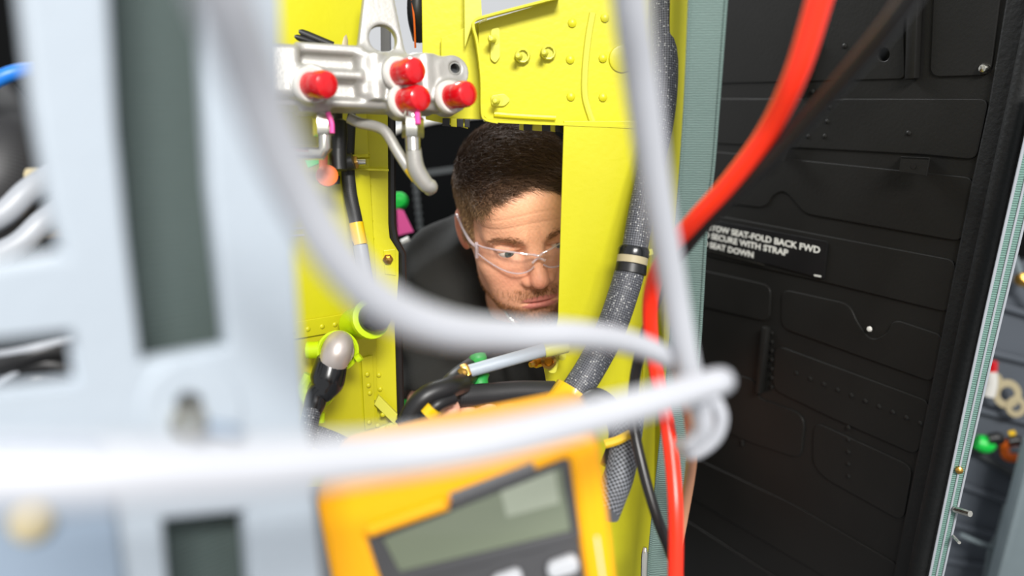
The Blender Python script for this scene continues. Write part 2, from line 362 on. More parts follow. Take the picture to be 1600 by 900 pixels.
# ---- placard on the door
pg = thing('placard', 'black placard with white stowing instructions stuck on the black door', 'placard', PDR.at(1200, 390))
part('plate', MB().plate(PDR, rnd([(1030, 328), (1293, 378), (1287, 436), (1030, 366)], 4), (), .0015, .0003, .0045), 'placard', pg)
part('silver_edge', MB().bar(PDR.at(1060, 380, .0042), PDR.at(1195, 414, .0042), .0014, .0014, PDR.n), 'steel', pg)
def lettering(txt, pl, p0, p1, size, h, name, m, parent, bold=.032, sx=.82, up=None):
    """print from pixel p0 (baseline left) towards p1 (baseline right, exact width)"""
    c = bpy.data.curves.new('t', 'FONT'); c.body = txt; c.size = size; c.offset = bold * size; c.extrude = .0001; c.resolution_u = 3
    o = bpy.data.objects.new('t', c); COL.objects.link(o); bpy.context.view_layer.update()
    me = bpy.data.meshes.new_from_object(o.evaluated_get(bpy.context.evaluated_depsgraph_get()))
    bpy.data.objects.remove(o)
    a = pl.at(*p0, h); b = pl.at(*p1, h); x = (b - a); wid = max(v.co.x for v in me.vertices); k = x.length / wid; x.normalize(); y = pl.v
    mb = MB().add([a + x * (v.co.x * k) + y * v.co.y + pl.n * (v.co.z) for v in me.vertices], [tuple(p.vertices) for p in me.polygons])
    bpy.data.meshes.remove(me); return part(name, mb, m, parent)
lettering('STOW SEAT-FOLD BACK FWD', PDR, (1106, 359), (1281, 396), .0122, .0047, 'lettering', 'text', pg)
lettering('AND SECURE WITH STRAP', PDR, (1084, 367), (1231, 400), .0122, .0047, 'lettering', 'text', pg)
lettering('HOLD SEAT DOWN', PDR, (1076, 379), (1177, 403), .0122, .0047, 'lettering', 'text', pg)
part('imprint', MB().bar(PDR.at(1272, 430, .0047), PDR.at(1283, 432, .0047), .0022, .0002, PDR.n), 'text', pg)

# ================================================================== THINGS PAST THE DOOR (right)
PSE = PL(P(1530, 600, .84), (.9, -.3, 0))
es = thing('edge_strap', 'narrow pale green webbing strap with white edges along the door edge', 'strap', PSE.at(1463, 900))
L_ = lambda t: (1608 + (1453 - 1608) * t - 3 * math.sin(t * 3.1), 190 + 710 * t)
R_ = lambda t: (1640 + (1474 - 1640) * t - 3 * math.sin(t * 3.1), 190 + 710 * t)
def band(f0, f1, n=14): 
    ts = [-.08 + 1.16 * k / n for k in range(n + 1)]
    A = [(L_(t)[0] * (1 - f0) + R_(t)[0] * f0, L_(t)[1]) for t in ts]; B = [(L_(t)[0] * (1 - f1) + R_(t)[0] * f1, L_(t)[1]) for t in ts]
    return A + B[::-1]
M['web_pale'] = mat_ribbed('pale_green_webbing', (100, 134, 124), .0024)
part('webbing', MB().plate(PSE, band(0, 1), (), .003, .0006, 0), 'web_pale', es)
for a, b in [(-.03, .07), (.47, .54), (.94, 1.02)]: part('white_binding', MB().plate(PSE, band(a, b), (), .002, .0006, .0015), 'whitecable', es)
part('stud', MB().lathe([(.004, 0), (.004, .004), (.001, .006)], frame(PSE.at(1498, 733), PSE.n), 10), 'gold', es)
for (x0, y0, x1, y1, r) in [(1492, 796, 1516, 803, .0035), (1490, 838, 1499, 848, .0018)]:
    solo('steel_pin', MB().tube([PSE.at(x0, y0, .003), PSE.at((x0 + x1) / 2, (y0 + y1) / 2, .012), PSE.at(x1, y1, .02)], r, 8), 'steel', 'longer steel pin poking out of the edge strap' if r > .003 else 'short thin steel pin low on the edge strap', 'pin')
def lug(name, pts, r, m, label, cat):
    return solo(name, MB().tube(pts, r, 10), m, label, cat)
pw = thing('plastic_plug', 'white and red plastic plug peeking out behind the edge strap', 'plug', PRT.at(1546, 610, .1))
part('plug_body', MB().tube([PRT.at(1548, 580, .1), PRT.at(1549, 600, .1), PRT.at(1545, 618, .1)], .012, 10), 'white', pw)
part('red_cap', MB().tube([PRT.at(1552, 565, .1), PRT.at(1551, 580, .1)], .009, 10), 'red', pw)
tp = thing('cable_bracket', 'tan perforated metal bracket with three holes on the grey wall', 'bracket', PRT.at(1575, 620, .04))
part('ring', MB().plate(PRT, arc(1554, 595, 12), [arc(1554, 595, 6)], .004, .0008, .05), 'tanmetal', tp)
part('ring', MB().plate(PRT, arc(1574, 616, 22), [arc(1574, 616, 12)], .004, .0008, .052), 'tanmetal', tp)
part('ring', MB().plate(PRT, arc(1588, 636, 16), [arc(1588, 636, 8)], .004, .0008, .054), 'tanmetal', tp)
gp = thing('green_gripper', 'green and black hand tool lying on the grey rib', 'tool', PRT.at(1540, 692, .05))
part('handle', MB().tube([(PRT.at(1526, 690, .05), .016), (PRT.at(1540, 694, .05), .020), (PRT.at(1552, 690, .05), .014)], .02, 10), 'green', gp)
part('jaw', MB().tube([(PRT.at(1545, 686, .06), .012), (PRT.at(1560, 684, .06), .012), (PRT.at(1566, 692, .06), .006)], .02, 10), 'black', gp)
op = thing('orange_clamp', 'orange and black spring clamp beside the green tool', 'clamp', PRT.at(1580, 705, .05))
part('handle', MB().tube([PRT.at(1590, 690, .05), PRT.at(1572, 694, .05), PRT.at(1572, 712, .05), PRT.at(1590, 716, .05)], .010, 10), 'orange', op)
part('jaw', MB().tube([PRT.at(1576, 690, .06), PRT.at(1590, 688, .06), PRT.at(1602, 694, .06)], .010, 10), 'black', op)
part('tip', MB().tube([PRT.at(1576, 678, .06), PRT.at(1586, 676, .06)], .006, 8), 'ytape', op)
bm_ = thing('support_beam', 'pale grey diagonal support beam at the lower right edge', 'beam', PRT.at(1570, 900, .1))
part('web', MB().plate(PRT, [(1612, 690), (1690, 690), (1690, 1000), (1528, 1000)], (), .02, .002, .15), 'grey2', bm_)
part('flange', MB().bar(PRT.at(1610, 690, .17), PRT.at(1530, 1000, .17), .012, .05, PRT.n, .002), 'grey2', bm_)
solo('thin_tube', MB().tube([PRT.at(x, y, .06) for x, y in [(1572, 790), (1560, 835), (1548, 860), (1540, 905)]], .006, 8), 'grey2', 'thin pale tube bending down beside the grey beam', 'tube')
solo('grey_rod', MB().tube([PRT.at(1500, 835, .08), PRT.at(1525, 846, .08), PRT.at(1556, 858, .08)], .005, 8), 'grey2', 'thin grey rod lying across behind the edge strap', 'rod')
solo('brass_lamp', MB().lathe([(.001, .02), (.014, .012), (.016, 0), (.008, -.012)], frame(PRT.at(1597, 436, .05), PRT.n), 12), 'gold', 'small brass fitting high on the grey side wall', 'fitting')

# ================================================================== NEAR LEFT: grey frame and webbing behind it
ef = thing('equipment_frame', 'pale blue-grey metal frame with rectangular windows close at the left', 'frame', PLF.at(250, 900))
upw = rnd([(140, -380), (306, -380), (340, 300), (368, 548), (214, 577), (190, 380), (172, 200)], 8)
lfw = rnd([(-140, 545), (114, 516), (128, 602), (-140, 628)], 6)
low = rnd([(246, 806), (392, 792), (412, 1060), (268, 1060)], 8)
part('face_plate', MB().plate(PLF, [(0, -420), (414, -420), (440, 200), (456, 400), (467, 560), (480, 720), (512, 1060), (-140, 1060), (-140, 446), (114, 404), (90, 320), (64, 160)], [upw, lfw, low], .010, .002), 'frame', ef)
part('cover_plate', MB().plate(PLF, rnd([(-140, 690), (160, 690), (208, 1060), (-140, 1060)], 10), (), .004, .0015, .004), 'frame2', ef)
part('boss', MB().plate(PLF, arc(300, 642, 76, n=40), [arc(293, 630, 21)], .003, .0014, .0014), 'frame', ef)
part('bore', MB().lathe([(.0001, -.010), (.0048, -.010), (.0048, .002)], frame(PLF.at(293, 630), PLF.n), 20), 'darkg', ef)
bt = part('bolt', MB().lathe([(.0044, -.004), (.0044, .009), (.003, .011), (.0001, .0115)], frame(PLF.at(291, 655, .002), PLF.n), 6), 'steel', ef, 'bright steel bolt')
part('washer', MB().lathe([(.0068, 0), (.0068, .003), (.0001, .003)], frame(PLF.at(291, 655), PLF.n), 20), 'steel', bt)
part('slot_lug', MB().bar(PLF.at(318, 668, .004), PLF.at(378, 676, .004), .006, .005, PLF.n, .002), 'frame2', ef)
part('rivet', MB().lathe([(.0068, 0), (.006, .003), (.003, .0045), (.0001, .005)], frame(PLF.at(48, 815, .004), PLF.n), 16), 'tanmetal', ef, 'tan rivet head')
PW2 = PL(PLF.o - PLF.n * .028, R48)
solo('webbing_strap', MB().plate(PW2, [(80, -420), (352, -420), (384, 250), (410, 620), (440, 1100), (252, 1100), (190, 620), (150, 300)], (), .003, .0008), 'web_shaded', 'broad grey-green webbing coloured as in shade, seen through the windows of the near frame', 'strap')
# behind the frame at the far left
solo('blue_cable', MB().tube([P(-60, 170, .62), P(-10, 128, .62), P(40, 110, .63), P(100, 112, .66), P(150, 140, .7)], .006), 'blue', 'bright blue cable arching at the top left behind the frame', 'cable')
solo('braided_hose', MB().tube([P(-60, 130, .72), P(-8, 200, .68), P(6, 275, .66), P(-50, 380, .66)], .034, 20), 'braidb', 'thick dark braided hose at the far left behind the frame', 'hose')
for k, (o_, lab) in enumerate([((0, 0), 'thick white cable looping lowest at the far left'), ((-26, -46), 'white cable just above the lowest loop at the far left')]):
    solo('white_cable', MB().tube([P(120 + o_[0], 310 + o_[1], .60), P(70 + o_[0], 345 + o_[1], .58), P(25 + o_[0], 385 + o_[1], .57), P(-60 + o_[0], 420 + o_[1], .56)], .009, 12), 'whitecable', lab, 'cable', 'white cables at the far left')
solo('ferrule', MB().tube([P(45, 276, .6), P(110, 275, .6)], .0065, 12), 'tanmetal', 'cream cylindrical ferrule left of the near frame', 'ferrule')
solo('brass_nut', MB().lathe([(.007, -.012), (.007, .012)], frame(P(86, 358, .6), (1, 0, .1)), 6), 'gold', 'small brass nut below the cream ferrule', 'nut')
wn = ['topmost white', 'upper black', 'second white', 'middle black', 'third white', 'thick lower black', 'lowest white']
for k, (ys, r_, wh) in enumerate([((560, 552, 540, 520), .0026, 1), ((590, 566, 548, 545), .006, 0), ((640, 585, 552, 560), .0024, 1), ((600, 572, 570, 590), .007, 0), ((560, 575, 565, 540), .0020, 1), ((605, 596, 590, 600), .008, 0), ((690, 620, 585, 575), .0030, 1)]):
    solo('loom_wire', MB().tube([P(-70, ys[0], .53), P(10 + 5 * k, ys[1], .50 + .003 * k), P(70 + 3 * k, ys[2], .50 + .004 * k), P(160, ys[3], .53)], r_, 10), 'whitecable' if wh else 'black',
         wn[k] + ' wire of the bundle behind the small left window', 'wire', 'wires behind the left window')

# ================================================================== YELLOW STRUCTURE
bh = solo('yellow_bulkhead', MB().plate(PYL, [(380, -420), (560, -420), (572, 180), (586, 420), (590, 720), (590, 760), (380, 760)], (), .004, .0006), 'yellow', 'yellow primed bulkhead panel behind the silver manifold', 'panel')
part('lap_strip', MB().plate(PYL, [(400, 514), (548, 490), (548, 514), (400, 540)], (), .002, .0006, .003), 'yellow', bh)
ry = lathe_mesh('rivet', [(.0030, 0), (.0027, .001), (.0016, .0018), (.0001, .002)], 'yellow', 8)
for x, y in [(458, 518), (481, 514), (503, 510), (523, 507)]: inst('rivet', ry, frame(PYL.at(x, y, .0025), PYL.n), bh)
for y in (357, 368): part('scribe_line', MB().bar(PYL.at(440, y + 2, .0006), PYL.at(475, y - 1, .0006), .0016, .0008, PYL.n), 'white', bh)
part('doubler', MB().plate(PYL, [(566, 560), (582, 556), (586, 668), (572, 672)], (), .002, .0005, .003), 'yellow', bh)
for x, y in [(574, 585), (576, 602), (577, 660), (578, 614)]: inst('rivet', ry, frame(PYL.at(x, y, .0035), PYL.n), bh)
# the upright angle at its right edge
PAN = PL(P(590, 300, .835), (1, .22, 0))
ua = thing('upright_angle', 'yellow upright angle with a black rubber edge beside the man', 'angle', PAN.at(600, 680))
part('flange', MB().plate(PAN, [(550, 160), (605, 160), (606, 350), (608, 372), (622, 394), (622, 432), (616, 510), (620, 655), (585, 690), (572, 440), (556, 250)], (), .003, .0006), 'yellow', ua)
part('ledge', MB().bar(PAN.at(548, 262, .002), PAN.at(606, 264, .002), .002, .03, PAN.n, .0004), 'yellow', ua)
part('rubber_edge', MB().tube([PAN.at(x, y, -.004) for x, y in [(611, 150), (612, 350), (616, 374), (628, 396), (629, 440), (622, 512), (626, 660)]], .0046, 8, smooth=False), 'black', ua)
for x, y in [(571, 215), (573, 240), (576, 290), (577, 320), (579, 345), (581, 372), (592, 586), (594, 608), (595, 640)]: inst('rivet', ry, frame(PAN.at(x, y, 0), PAN.n), ua)
inst('bolt', lathe_mesh('bolt', [(.0055, 0), (.0055, .004), (.0035, .004), (.003, .008), (.0001, .0085)], 'gold', 6), frame(PAN.at(606, 404, 0), PAN.n), ua, 'gold bolt head')
part('bolt_plate', MB().plate(PAN, [(600, 392), (617, 390), (618, 430), (602, 428)], (), .0015, .0004, .001), 'yellow', ua)
lb = thing('corner_bracket', 'small pale yellow riveted corner bracket at the foot of the upright angle', 'bracket', PAN.at(600, 690))
part('arm', MB().plate(PAN, [(592, 620), (620, 648), (616, 662), (586, 632)], (), .006, .0008, .014), 'yellow_pale', lb)
part('foot', MB().plate(PAN, rnd([(586, 672), (618, 660), (632, 690), (626, 720), (590, 720)], 6), (), .004, .0008, .012), 'yellow_pale', lb)
for x, y in [(590, 665), (605, 668), (616, 674), (606, 684), (598, 648)]: inst('rivet', ry, frame(PAN.at(x, y, .012), PAN.n), lb)
inst('bolt', bl, frame(PAN.at(579, 628, .006), PAN.n), lb, 'steel bolt in a round washer')

# gusset with lips, studs and bead
gs = thing('gusset', 'yellow primed gusset box with studs above the head of the man', 'gusset', PGS.at(860, 195))
part('web', MB().plate(PGS, rnd([(748, 36), (830, 12), (870, -4), (930, -26), (960, -420), (1078, -420), (1072, -60), (1068, 205), (764, 188), (752, 176)], 6), (), .003, .0006), 'yellow', gs)
def lip(pts, depth, name='lip', th=.0022):
    rows = crom([tuple(p) + (0,) for p in pts], 5); mb = MB(); c = [Vector(r[:3]) for r in rows]
    rings = []
    for i, p in enumerate(c):
        t = (c[min(i + 1, len(c) - 1)] - c[max(i - 1, 0)]).normalized(); s_ = PGS.n.cross(t).normalized()
        rings.append([p + s_ * th / 2, p + s_ * th / 2 + PGS.n * depth, p - s_ * th / 2 + PGS.n * depth, p - s_ * th / 2])
    return part(name, mb.rings(rings), 'yellow', gs)
lip([PGS.at(x, y) for x, y in [(872, -2), (810, 14), (757, 28), (741, 34), (738, 44), (744, 70), (750, 120), (751, 172), (756, 185), (775, 190)]], .022)
lip([PGS.at(x, y) for x, y in [(755, 187), (800, 190), (900, 194), (990, 198), (1066, 203)]], .020)
part('bead', MB().tube([PGS.at(x, y, .001) for x, y in [(926, 20), (919, 60), (914, 110), (914, 150), (922, 180), (926, 190)]], .0035, 8), 'yellow_pale', gs)
part('slot_bead', MB().tube([PGS.at(x, y, .002) for x, y in [(772, 178), (810, 181), (868, 184)]], .0028, 8), 'yellow', gs)
part('channel', MB().plate(PGS, [(655, -420), (724, -420), (728, -60), (730, 200), (666, 186), (661, 80)], (), .003, .0006, -.012), 'yellow', gs)
part('channel_flange', MB().plate(PGS, [(723, -420), (744, -420), (748, -60), (752, 28), (738, 36), (727, 70)], (), .002, .0006, .004), 'yellow_pale', gs)
part('skirt', MB().plate(PGS, [(690, 60), (760, 30), (760, 186), (690, 184)], (), .002, .0006, -.004), 'yellow', gs)
st = lathe_mesh('stud', [(.0052, 0), (.0052, .002), (.0030, .002), (.0028, .012), (.0034, .0125), (.0034, .0165), (.002, .019), (.0001, .0195)], 'yellow_pale', 12)
stn = lathe_mesh('nut_ring', [(.0075, 0), (.0078, .004), (.0066, .006), (.0052, .0055), (.0050, .002)], 'yellow_pale', 10)
for x, y, s_ in [(772, 62, 0), (813, 88, 1), (853, 83, 1), (778, 157, 0)]:
    o_ = inst('stud', st, frame(PGS.at(x, y, .001), PGS.n + RT * -.25), gs); 
    if s_: inst('nut_ring', stn, frame(PGS.at(x + 3, y - 1, .0008), PGS.n), gs)
part('nut_plate', MB().plate(PGS, rnd([(768, 46), (780, 44), (781, 88), (774, 98), (767, 92)], 4), (), .003, .0006, .003), 'yellow_pale', gs)
part('nut_plate', MB().plate(PGS, rnd([(768, 150), (788, 147), (797, 156), (788, 165), (769, 165)], 4), (), .003, .0006, .003), 'yellow_pale', gs)
rg = lathe_mesh('dome_rivet', [(.0045, 0), (.0042, .0016), (.0026, .0028), (.0001, .0032)], 'yellow', 10)
for x, y in [(891, 93), (892, 151), (942, 91), (942, 152), (894, 36), (945, 28)]: inst('dome_rivet', rg, frame(PGS.at(x, y, 0), PGS.n), gs)
part('cup', MB().lathe([(.014, 0), (.013, .002), (.011, .0026)], frame(PGS.at(972, 92), PGS.n), 24), 'yellow', gs)
for x, w_, c in [(697, 10, 'black'), (709, 8, 'yellow'), (719, 9, 'black'), (730, 7, 'black'), (815, 5, 'yellow'), (826, 14, 'black'), (839, 15, 'yellow'), (853, 12, 'black'), (864, 6, 'yellow'), (873, 10, 'black')]:
    y = 185 + (x - 690) * .05
    part('edge_tab', MB().plate(PGS, [(x - w_ / 2, y), (x + w_ / 2, y), (x + w_ / 2, y + 12), (x - w_ / 2, y + 11)], (), .003, .0004, .002), c, gs)

# pillar
pi_ = thing('pillar_sheet', 'broad yellow pillar sheet hiding half of the face of the man', 'panel', PPI.at(960, 900))
part('web', MB().plate(PPI, [(882, 190), (1062, 190), (1044, 560), (1036, 1000), (862, 1000), (862, 640), (848, 560), (866, 535), (873, 498)], (), .003, .0006), 'yellow', pi_)
part('flange', MB().plate(PPI, [(1058, -420), (1088, -420), (1080, -60), (1072, 210), (1060, 420), (1044, 1000), (1028, 1000), (1040, 420)], (), .003, .0006, .016), 'yellow', pi_)
part('crease', MB().tube([PPI.at(1036, 204, .001), PPI.at(1016, 420, .001), PPI.at(1000, 700, .001)], .002, 8), 'yellow', pi_)
inst('bolt', bl, frame(PPI.at(1043, 390, .004), PPI.n), pi_, 'bolt head')
cb = thing('rod_bracket', 'yellow bracket with a gold bolt holding the grey rod to the pillar', 'bracket', PPI.at(866, 590))
part('tongue', MB().plate(PPI, rnd([(848, 540), (886, 534), (886, 548), (874, 556), (868, 583), (858, 582), (850, 560)], 4), (), .004, .0006, .03), 'yellow_pale', cb)
part('bolt', MB().lathe([(.005, -.004), (.005, .006), (.0032, .006), (.003, .012), (.0001, .0125)], frame(PPI.at(842, 566, .03), PPI.n + RT * -1.2), 6), 'gold', cb)
part('bushing', MB().lathe([(.008, 0), (.008, .006), (.005, .007), (.004, .004)], frame(PPI.at(856, 562, .032), PPI.n), 14), 'gold', cb)
part('screw', MB().lathe([(.004, 0), (.004, .003), (.0001, .004)], frame(PPI.at(878, 556, .03), PPI.n), 10), 'yellow_pale', cb)

# ================================================================== smooth solid shapes (distance fields to quads)
class G:
    def __init__(s, lo, hi, h):
        s.lo = np.array(lo, np.float32); s.h = h; n = np.ceil((np.array(hi) - np.array(lo)) / h).astype(int) + 1; s.n = n
        s.x = (lo[0] + h * np.arange(n[0], dtype=np.float32))[:, None, None]; s.y = (lo[1] + h * np.arange(n[1], dtype=np.float32))[None, :, None]; s.z = (lo[2] + h * np.arange(n[2], dtype=np.float32))[None, None, :]
    def ell(s, c, r, R=None):
        x, y, z = s.x - c[0], s.y - c[1], s.z - c[2]
        if R is not None:
            R = np.array(R, np.float32); x, y, z = R[0, 0] * x + R[0, 1] * y + R[0, 2] * z, R[1, 0] * x + R[1, 1] * y + R[1, 2] * z, R[2, 0] * x + R[2, 1] * y + R[2, 2] * z
        k0 = np.sqrt((x / r[0]) ** 2 + (y / r[1]) ** 2 + (z / r[2]) ** 2) + 1e-6
        k1 = np.sqrt((x / r[0] ** 2) ** 2 + (y / r[1] ** 2) ** 2 + (z / r[2] ** 2) ** 2) + 1e-6
        return (k0 * (k0 - 1) / k1).astype(np.float32)
    def cap(s, a, b, ra, rb=None):
        rb = ra if rb is None else rb; a = np.array(a, float); b = np.array(b, float); d = b - a; L2 = max(float(d @ d), 1e-12)
        x, y, z = s.x - a[0], s.y - a[1], s.z - a[2]
        t = np.clip((x * d[0] + y * d[1] + z * d[2]) / L2, 0, 1)
        return (np.sqrt((x - t * d[0]) ** 2 + (y - t * d[1]) ** 2 + (z - t * d[2]) ** 2) - (ra + (rb - ra) * t)).astype(np.float32)
    def box(s, c, b, r=.002):
        qx, qy, qz = np.abs(s.x - c[0]) - b[0] + r, np.abs(s.y - c[1]) - b[1] + r, np.abs(s.z - c[2]) - b[2] + r
        return (np.sqrt(np.maximum(qx, 0) ** 2 + np.maximum(qy, 0) ** 2 + np.maximum(qz, 0) ** 2) + np.minimum(np.maximum(qx, np.maximum(qy, qz)), 0) - r).astype(np.float32)
    def cyl(s, c, ax, r, hh):
        c = list(c); p = [s.x - c[0], s.y - c[1], s.z - c[2]]; a = p.pop(ax); q = np.sqrt(p[0] ** 2 + p[1] ** 2) - r; e = np.abs(a) - hh
        return (np.minimum(np.maximum(q, e), 0) + np.sqrt(np.maximum(q, 0) ** 2 + np.maximum(e, 0) ** 2)).astype(np.float32)
def smin(a, b, k):
    h = np.maximum(k - np.abs(a - b), 0) / k; return np.minimum(a, b) - h * h * k * .25
def smax(a, b, k): return -smin(-a, -b, k)
def nets(f, g):
    """surface nets: one vertex per crossed cell"""
    s = f < 0; c = np.zeros(tuple(np.array(f.shape) - 1), np.int8); cs = []
    for i in (0, 1):
        for j in (0, 1):
            for k in (0, 1):
                sl = (slice(i, f.shape[0] - 1 + i), slice(j, f.shape[1] - 1 + j), slice(k, f.shape[2] - 1 + k)); cs.append((i, j, k)); c += s[sl]
    act = np.argwhere((c > 0) & (c < 8)); val = np.stack([f[act[:, 0] + i, act[:, 1] + j, act[:, 2] + k] for i, j, k in cs], 1)
    acc = np.zeros((len(act), 3)); cnt = np.zeros(len(act))
    for a in range(8):
        for b in range(a + 1, 8):
            da = np.array(cs[b]) - np.array(cs[a])
            if np.abs(da).sum() != 1: continue
            va, vb = val[:, a], val[:, b]; m = (va < 0) != (vb < 0); t = np.where(m, va / np.where(m, va - vb, 1), 0)
            acc += m[:, None] * (np.array(cs[a]) + t[:, None] * da); cnt += m
    vs = g.lo + g.h * (act + acc / cnt[:, None])
    idx = -np.ones(c.shape, np.int32); idx[act[:, 0], act[:, 1], act[:, 2]] = np.arange(len(act)); faces = []
    for ax in range(3):
        o1, o2 = [(1, 2), (2, 0), (0, 1)][ax]
        sa = [slice(None)] * 3; sb = [slice(None)] * 3; sa[ax] = slice(0, -1); sb[ax] = slice(1, None)
        e = np.argwhere(s[tuple(sa)] != s[tuple(sb)]); e = e[(e[:, o1] > 0) & (e[:, o2] > 0) & (e[:, o1] < f.shape[o1] - 1) & (e[:, o2] < f.shape[o2] - 1)]
        ins = s[e[:, 0], e[:, 1], e[:, 2]]; q = []
        for d1, d2 in ((1, 1), (0, 1), (0, 0), (1, 0)):
            p = e.copy(); p[:, o1] -= d1; p[:, o2] -= d2; q.append(idx[p[:, 0], p[:, 1], p[:, 2]])
        q = np.stack(q, 1); q[~ins] = q[~ins][:, ::-1]; faces.append(q)
    return vs, np.concatenate(faces)
def npmesh(name, vs, fs, cols=None):
    me = bpy.data.meshes.new(name); n = fs.shape[1]
    me.vertices.add(len(vs)); me.vertices.foreach_set('co', np.asarray(vs, np.float32).ravel())
    me.loops.add(fs.size); me.loops.foreach_set('vertex_index', fs.astype(np.int32).ravel())
    me.polygons.add(len(fs)); me.polygons.foreach_set('loop_start', np.arange(0, fs.size, n, dtype=np.int32)); me.polygons.foreach_set('loop_total', np.full(len(fs), n, np.int32))
    me.polygons.foreach_set('use_smooth', np.ones(len(fs), bool))
    me.update(calc_edges=True); me.validate()
    if cols is not None:
        a = me.color_attributes.new('Col', 'FLOAT_COLOR', 'POINT'); a.data.foreach_set('color', np.concatenate([cols, np.ones((len(cols), 1))], 1).astype(np.float32).ravel())
    return me
def meshpart(name, me, m, parent, label=None):
    me.materials.append(M[m]); o = bpy.data.objects.new(name, me); COL.objects.link(o); o.parent = parent
    if label: o['label'] = label
    return o

# ================================================================== SILVER MANIFOLD
PMF = PL(P(585, 110, .70), (math.cos(rad(24)), math.sin(rad(24)), -.045), UP)
mf = thing('valve_manifold', 'silver cast aluminium manifold block with an upright lug', 'manifold', PMF.o)
q = lambda x, y: PMF.uv(x, y)
def ctr(x0, y0, x1, y1):
    a, b = q((x0 + x1) / 2, y0), q((x0 + x1) / 2, y1); l, r = q(x0, (y0 + y1) / 2), q(x1, (y0 + y1) / 2)
    return (l[0] + r[0]) / 2, (a[1] + b[1]) / 2, (r[0] - l[0]) / 2, abs(a[1] - b[1]) / 2
g = G((-.105, -.06, -.045), (.11, .10, .03), .0011)
def sb(x0, y0, x1, y1, w0, w1, r=.003):
    cx, cy, bx, by = ctr(x0, y0, x1, y1); return g.box((cx, cy, (w0 + w1) / 2), (bx, by, (w1 - w0) / 2), r)
f = sb(405, 68, 470, 152, -.035, .006, .006)
f = smin(f, sb(460, 72, 570, 156, -.035, -.010), .004)                # recessed middle
f = smin(f, sb(462, 108, 568, 122, -.03, .001), .006)                 # rib in the recess
f = smin(f, sb(462, 66, 570, 82, -.035, -.002), .006)
f = smin(f, sb(560, 80, 690, 156, -.035, -.002, .006), .006)
for x0, x1 in ((574, 604), (652, 680)):
    cx, cy, bx, by = ctr(x0, 84, x1, 156); f = smin(f, g.cyl((cx, cy, -.006), 1, bx, by), .006)
cx, cy, bx, by = ctr(684, 92, 734, 140); f = smin(f, g.cyl((cx + .001, cy + .003, -.018), 2, .0145, .016), .01)
f = smin(f, sb(660, 90, 716, 160, -.035, -.003, .006), .01)
for x, y, rr in ((487, 133, .0165), (622, 115, .0145), (632, 158, .0150), (704, 152, .0150)):
    a, b = q(x, y); f = smin(f, g.cyl((a, b, -.006), 2, rr, .012), .006)
f = smin(f, sb(410, 152, 690, 166, -.035, -.004, .004), .004)          # lower flange
f = smin(f, sb(470, 162, 520, 172, -.03, -.008, .003), .004)
# upright lug with a round window
a0, b0 = q(608, 50); lu = sb(562, -60, 652, 90, -.030, -.020, .003)
xl = q(560, 85)[0]; lu = smax(lu, (-(g.x - xl) + .17 * (g.y - q(0, 85)[1]) + 0 * g.z).astype(np.float32), .003)
xr = q(652, 85)[0]; lu = smax(lu, ((g.x - xr) + .16 * (g.y - q(0, 85)[1]) + 0 * g.z).astype(np.float32), .003)
lu = smax(lu, -g.cyl((a0, b0, -.025), 2, .0128, .03), .002)
f = smin(f, lu, .010)
a1, b1 = q(712, 106); f = smax(f, -g.cyl((a1, b1, 0), 2, .0058, .04), .002)
vs, fs = nets(f, g)
vw = np.array(PMF.u)[None] * vs[:, :1] + np.array(PMF.v)[None] * vs[:, 1:2] + np.array(PMF.n)[None] * vs[:, 2:3]
if PMF.sx < 0: fs = fs[:, ::-1]
meshpart('body', npmesh('body', vw, fs), 'alu', mf)
part('bushing', MB().lathe([(.0058, -.012), (.0058, .0), (.0046, .0), (.0046, -.012)], frame(PMF.w(a1, b1, -.0015), PMF.n), 20), 'steel', mf)
part('port_glass', MB().lathe([(.0001, 0), (.0048, 0)], frame(PMF.w(a1, b1, -.010), PMF.n), 16), 'darkg', mf)
for (x, y), tip, lab in [((483, 133), (508, 132), 'red protective cap leftmost on the silver manifold, standing alone'), ((622, 115), (645, 110), 'red protective cap at the upper middle of the silver manifold'),
               ((630, 158), (653, 153), 'red protective cap at the lower middle of the silver manifold'), ((702, 152), (727, 146), 'red protective cap rightmost on the silver manifold, below the round port')]:
    p0 = PMF.at(x, y, .006); n_ = (PMF.at(tip[0] + 4, tip[1], .030) - p0).normalized(); fr_ = frame(p0, n_)
    part('port_gasket', MB().lathe([(.0146, -.003), (.0150, .001), (.0138, .003), (.010, .003)], fr_, 24), 'white', mf)
    c_ = thing('dust_plug', lab, 'cap', p0, 'red caps on the manifold')
    part('sleeve', MB().lathe([(.0112, .001), (.0108, .012), (.0106, .0165)], fr_, 24), 'red', c_)
    part('dome', MB().lathe([(.0113, .013), (.0117, .016), (.0117, .0225), (.0105, .0262), (.0072, .0283), (.003, .0289), (.0001, .029)], fr_, 24), 'red', c_)

# ---- pipe fittings under the manifold
def hexnut(mb, p0, p1, r): return mb.lathe([(r * .93, 0), (r, .0015), (r, (Vector(p1) - Vector(p0)).length - .0015), (r * .93, (Vector(p1) - Vector(p0)).length)], frame(p0, Vector(p1) - Vector(p0)), 6)
d_ = .70
fa = thing('elbow_fitting', 'steel elbow pipe fitting under the left end of the manifold', 'fitting', P(506, 232, d_))
part('neck', MB().tube([P(505, 166, d_), P(505, 186, d_)], .0075, 16), 'steel', fa)
part('hex_nut', hexnut(MB(), P(505, 180, d_), P(506, 212, d_), .0092), 'steel', fa)
part('elbow', MB().tube([P(507, 210, d_), P(508, 232, d_), P(503, 239, d_), P(480, 239, d_), P(440, 238, d_ - .02)], .0062, 16, smooth=False), 'steel', fa)
part('pink_seal', MB().tube([P(512, 176, d_ - .010), P(518, 192, d_ - .010), P(519, 208, d_ - .0095)], .0022, 8), 'pink', fa, 'pink torque paint')
